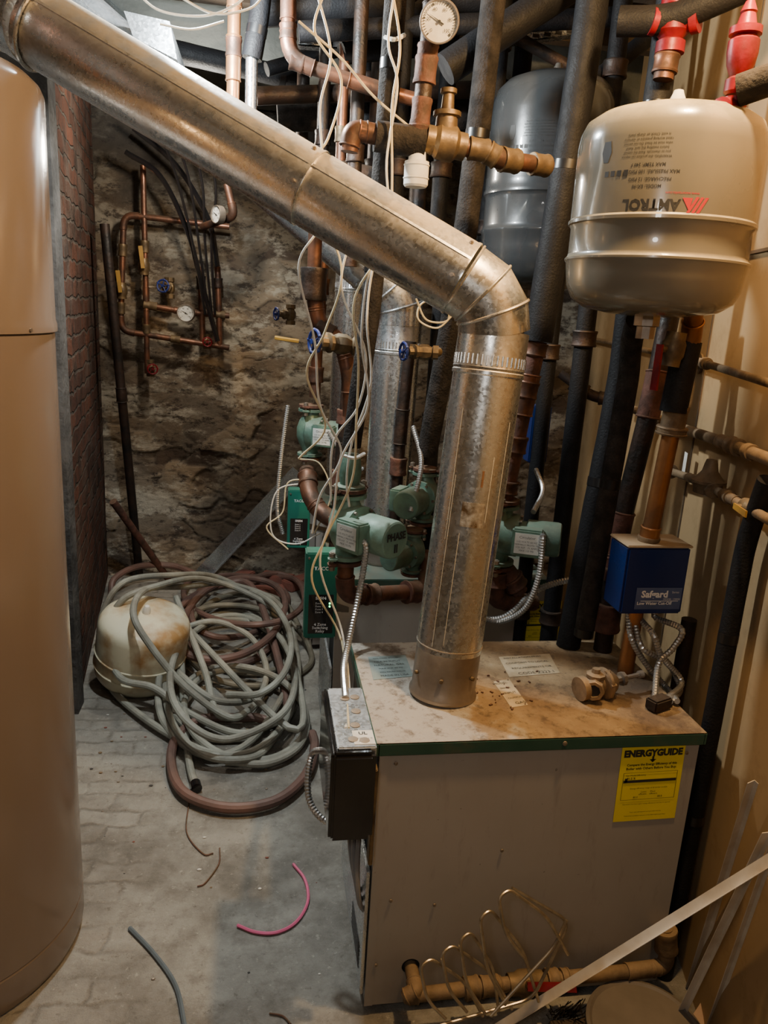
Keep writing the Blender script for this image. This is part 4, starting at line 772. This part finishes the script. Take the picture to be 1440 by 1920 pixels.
# ---------- far wall manifold ----------
fy=4.44
run('copper_manifold','aged copper pipe loop fixed on the rubble wall','pipe',[PY(430,425,fy),PY(232,402,fy),PY(226,620,fy),PY(430,652,fy)],.016,COP,R=.06,coup=[(1,.3,.06,1.4),(1,.8,.06,1.3),(2,.5,.05,1.3)],cm=BRS)
run('copper_pipe','vertical copper pipe on the rubble wall','pipe',[PY(268,310,fy),PY(274,560,fy),PY(276,700,fy)],.015,COP,coup=[(0,.6,.06,1.5),(1,.4,.05,1.4)],cm=BRS)
run('copper_pipe','short copper pipe with gauge tee on the rubble wall','pipe',[PY(275,572,fy),PY(348,585,fy),PY(430,592,fy)],.016,COP,coup=[(0,.1,.07,1.5),(1,.1,.05,1.4),(1,.8,.05,1.4)],cm=BRS)
run('copper_pipe','copper drop with hose connection on rubble wall','pipe',[PY(376,500,fy),PY(378,560,fy),PY(380,640,fy)],.016,COP,coup=[(0,.5,.07,1.6)],cm=IRON)
run('copper_pipe','copper drop with hose connection on rubble wall','pipe',[PY(408,500,fy),PY(412,650,fy)],.016,COP,coup=[(0,.2,.05,1.6)],cm=IRON)
GA=thing('pressure_gauge','small round gauge on copper pipe by rubble wall','gauge',PY(348,587,4.38)); gauge(GA,PY(348,587,4.37),(-.1,-1,.0),.047)
for (x_,y_,hm) in ((228,545,YELH),(270,500,YELH)):
    ball(PY(x_,y_,fy-.01),z,(0,-1,0),(-.1,0,1),1.2,hm,label='brass ball valve with yellow lever on copper pipe')
gate('gate_valve','small gate valve with dark blue wheel on rubble wall',PY(318,540,fy),z,(-.3,-1,.1),1.2,BLUEH)
gate('gate_valve','hose bib with red wheel low on the copper pipe',PY(282,690,fy),z,(.3,-1,0),1.0,RED)
gate('gate_valve','hose bib with red wheel on the copper loop',PY(388,640,fy),z,(.1,-1,0),.9,RED)
GA=thing('thermometer_gauge','small round gauge seen edge-on near pipe tee','gauge',PY(412,402,4.0)); gauge(GA,PY(405,402,3.98),(-1,-.75,0),.042)
wire('black_hose','black rubber hose bending down the rubble wall',[PY(x_,y_,4.3) for x_,y_ in [(235,285),(300,330),(350,430),(375,520),(408,640)]],.014,BLK,'hose')
wire('black_hose','black rubber hose bending down the rubble wall',[PY(x_,y_,4.35) for x_,y_ in [(250,240),(330,310),(390,410),(408,500)]],.014,BLK,'hose')
run('black_pipe','black pipe standing in the corner of brick and stone','pipe',[PZ(262,1085,.0),PY(228,740,4.2),PY(196,420,4.2)],.024,IRON,R=.02)
run('black_pipe','dark rusty bar leaning across the corner','pipe',[PZ(315,1085,.02),PY(212,940,4.1)],.020,RUST)
a_=PZ(372,1085,.01); b2=PY(560,885,4.35); d=b2-a_; s=d.cross(V((0,1,0))).normalized()*.045
B().prism([a_-s,a_+s,b2+s,b2-s],(0,.006,0),GALV2).prism([a_-s,a_-s*.85,b2-s*.85,b2-s],(0,-.025,0),GALV2).obj('steel_channel',None,'galvanized steel channel leaning against rubble wall','steel channel')
RB=M('loose_red_brick',(.26,.09,.065),(.18,.075,.055),9,.9,0,.4,50)
for (x_,y_,a) in ((480,1062,.3),(520,1085,-.4),(450,1085,1.0),(500,1110,.1),(560,1092,.7)):
    B().box(PZ(x_,y_,.03)+V((0,0,0)),(.2,.095,.058),RB,Matrix.Rotation(a,3,'Z'),.006).obj('loose_brick',None,'loose broken red brick lying on the floor','brick',group='loose bricks by the wall')
# ---------- hoses : messy heap ----------
def hose(label,P,m,r=.0140):
    P=[V((max(p.x,lx(min(p.y,4.4))+.05),min(p.y,4.45),max(p.z,r))) for p in P]
    return B().tube(cat_(P,7),r,m,10).obj('garden_hose',None,label,'hose')
def tangle(seed,n,zmax,tail=(),c0=(375,1235),rx=(110,180),ry=(75,140),jx=35,jy=40,n0=.02,xmin=195):
    rd=random.Random(seed); P=[]; ph=rd.uniform(0,6.28); ccx,ccy=c0; a_rx=rd.uniform(*rx); a_ry=rd.uniform(*ry); z_=n0
    for k in range(n):
        nx_,ny_=c0[0]+rd.uniform(-jx,jx),c0[1]+rd.uniform(-jy,jy); nrx,nry=rd.uniform(*rx),rd.uniform(*ry); nz=rd.uniform(.03,zmax); ro=rd.uniform(-.9,.9); tl=rd.uniform(0,.10); ta=rd.uniform(0,6.28)
        for i in range(9):
            t=i/9; X=ccx+(nx_-ccx)*t; Y=ccy+(ny_-ccy)*t; rx_=a_rx+(nrx-a_rx)*t; ry_=a_ry+(nry-a_ry)*t; Z=z_+(nz-z_)*t
            a=ph+t*6.283; u,v=rx_*math.cos(a),ry_*math.sin(a); px=X+u*math.cos(ro*.5)-v*math.sin(ro*.5); py=Y+u*math.sin(ro*.5)+v*math.cos(ro*.5)
            P.append(PZ(min(590,max(xmin,px)),py,max(.02,Z+tl*math.cos(a-ta))))
        ccx,ccy,a_rx,a_ry,z_=nx_,ny_,nrx,nry,nz
    return P+[PZ(*q) for q in tail]
lb='grey-green garden hose heaped in loose messy coils on the floor'
hose(lb,tangle(3,3,.16,[(330,1160,.2),(340,1240,.12),(345,1340,.03),(355,1430,.02),(366,1472,.02)],c0=(430,1265),rx=(110,150),ry=(110,150),xmin=290),HOSE)
hose(lb,tangle(12,2,.16,c0=(450,1245),rx=(80,130),ry=(90,140),jx=45,jy=50,xmin=310),HOSE)
hose(lb,tangle(41,2,.10,c0=(440,1330),rx=(100,135),ry=(70,110),xmin=290),HOSE)
hose('olive garden hose tangled under the lighter hose',tangle(55,2,.12,c0=(450,1190),rx=(90,130),ry=(60,100),xmin=320),HOSE2)
hose(lb,[PZ(*q) for q in [(470,1110,.10),(400,1080,.22),(330,1078,.32),(235,1090,.34),(192,1150,.2),(182,1210,.06),(205,1285,.03),(290,1360,.03),(400,1412,.03),(490,1400,.04),(550,1320,.06),(556,1220,.10),(520,1130,.14),(430,1095,.2),(350,1100,.30),(275,1105,.42),(250,1150,.42),(285,1215,.30),(350,1290,.14),(430,1345,.06),(470,1330,.05)]],HOSE)
hose(lb,[PZ(*q) for q in [(540,1290,.04),(470,1390,.03),(380,1415,.03),(305,1350,.05),(300,1260,.12),(330,1190,.16),(400,1165,.18),(470,1195,.14),(500,1260,.08),(470,1330,.05),(410,1340,.06),(385,1260,.14),(350,1170,.24),(330,1120,.3)]],HOSE)
hose(lb,[PZ(*q) for q in [(560,1180,.08),(480,1120,.18),(380,1085,.30),(290,1100,.42),(225,1130,.38),(200,1200,.2),(225,1270,.14),(290,1290,.12),(360,1340,.05),(450,1375,.04),(530,1350,.04)]],HOSE)
hose('faded brown-red garden hose looping from the heap',tangle(31,2,.16,[(x_,y_,.03) for x_,y_ in [(540,1330),(470,1345),(380,1348),(330,1385),(322,1440),(350,1490),(430,1515),(520,1500),(575,1450),(590,1400),(585,1375)]],c0=(430,1180),rx=(90,140),ry=(60,100),xmin=290),HOSER,.018)
hose('faded brown-red garden hose looping from the heap',tangle(77,2,.14,c0=(440,1150),rx=(80,130),ry=(40,80),xmin=290),HOSER,.016)
hose('dark hose draped along the stone wall base',[PZ(200,1115,.05),PZ(215,1085,.12),PZ(260,1062,.14),PZ(330,1062,.12),PZ(420,1095,.10),PZ(520,1075,.06),PZ(590,1110,.03)],HOSER,.018)
B().lathe([(.012,0),(.019,.002),(.019,.035),(.012,.037)],PZ(366,1468,.02),(PZ(368,1480,.02)-PZ(355,1430,.02)),BLK,14).obj('hose_coupling',None,'dark hose end coupling lying on the floor','hose coupling')
wire('pink_tube','short curved pink plastic tube lying on the floor',[PZ(x_,y_,.006) for x_,y_ in [(445,1735),(480,1748),(520,1748),(556,1728),(577,1690),(572,1650),(550,1620)]],.0045,PINK,'tube')
wire('grey_cable','grey-blue cable lying on the floor',[PZ(x_,y_,.006) for x_,y_ in [(243,1740),(290,1790),(330,1850),(348,1930)]],.006,M('bluegrey_cable',(.12,.15,.17),None,9,.5),'cable')
for w_ in ([(355,1500),(350,1560),(380,1600),(400,1600)],[(412,1590),(410,1620),(385,1655),(370,1662)],[(505,1900),(530,1905),(545,1920)]):
    wire('wire_scrap','thin dark wire scrap lying on the floor',[PZ(x_,y_,.004) for x_,y_ in w_],.0022,RUST,'wire scrap')
for i in range(80):
    px=random.uniform(170,600); py=random.uniform(1290,1480) if i<64 else random.uniform(1500,1850); s=random.uniform(.002,.008); p=PZ(px,py,s*.3)
    B().sph(p,s,random.choice([RB,WHT,DULL,TANP,STUC]),(1,random.uniform(.4,.9),.4),5).obj('rubble_chip',None,'small chip of rubble on the worn floor','rubble',group='rubble chips on the floor')
B().prism([PY(232,20,2.5),PY(318,40,2.5),PY(332,112,2.5),PY(250,70,2.5)],(0,.5,0),GALV2).obj('duct_box',None,'grey sheet-metal duct end above the flue','duct')
# ---------- lights ----------
def light(loc,e,col,r=.05):
    l=bpy.data.lights.new('lamp_or_fill','POINT'); l.energy=e; l.color=col; l.shadow_soft_size=r
    o=bpy.data.objects.new('lamp_or_fill_light',l); o.location=loc; bpy.context.collection.objects.link(o)
light((.76,1.26,2.52),116,(1,.64,.29),.04)
light((-.18,2.30,2.40),104,(.88,.97,1),.04)
light((-.28,-.28,2.05),22,(1,.96,.91),.12)  # unseen fill added behind the camera, no lamp hangs there
light((-.25,3.55,2.30),36,(1,.92,.78),.05)
w=bpy.data.worlds.new('world'); bpy.context.scene.world=w; w.use_nodes=True; w.node_tree.nodes['Background'].inputs[0].default_value=(.5,.6,.7,1); w.node_tree.nodes['Background'].inputs[1].default_value=.01
print('OK',len(bpy.data.objects))
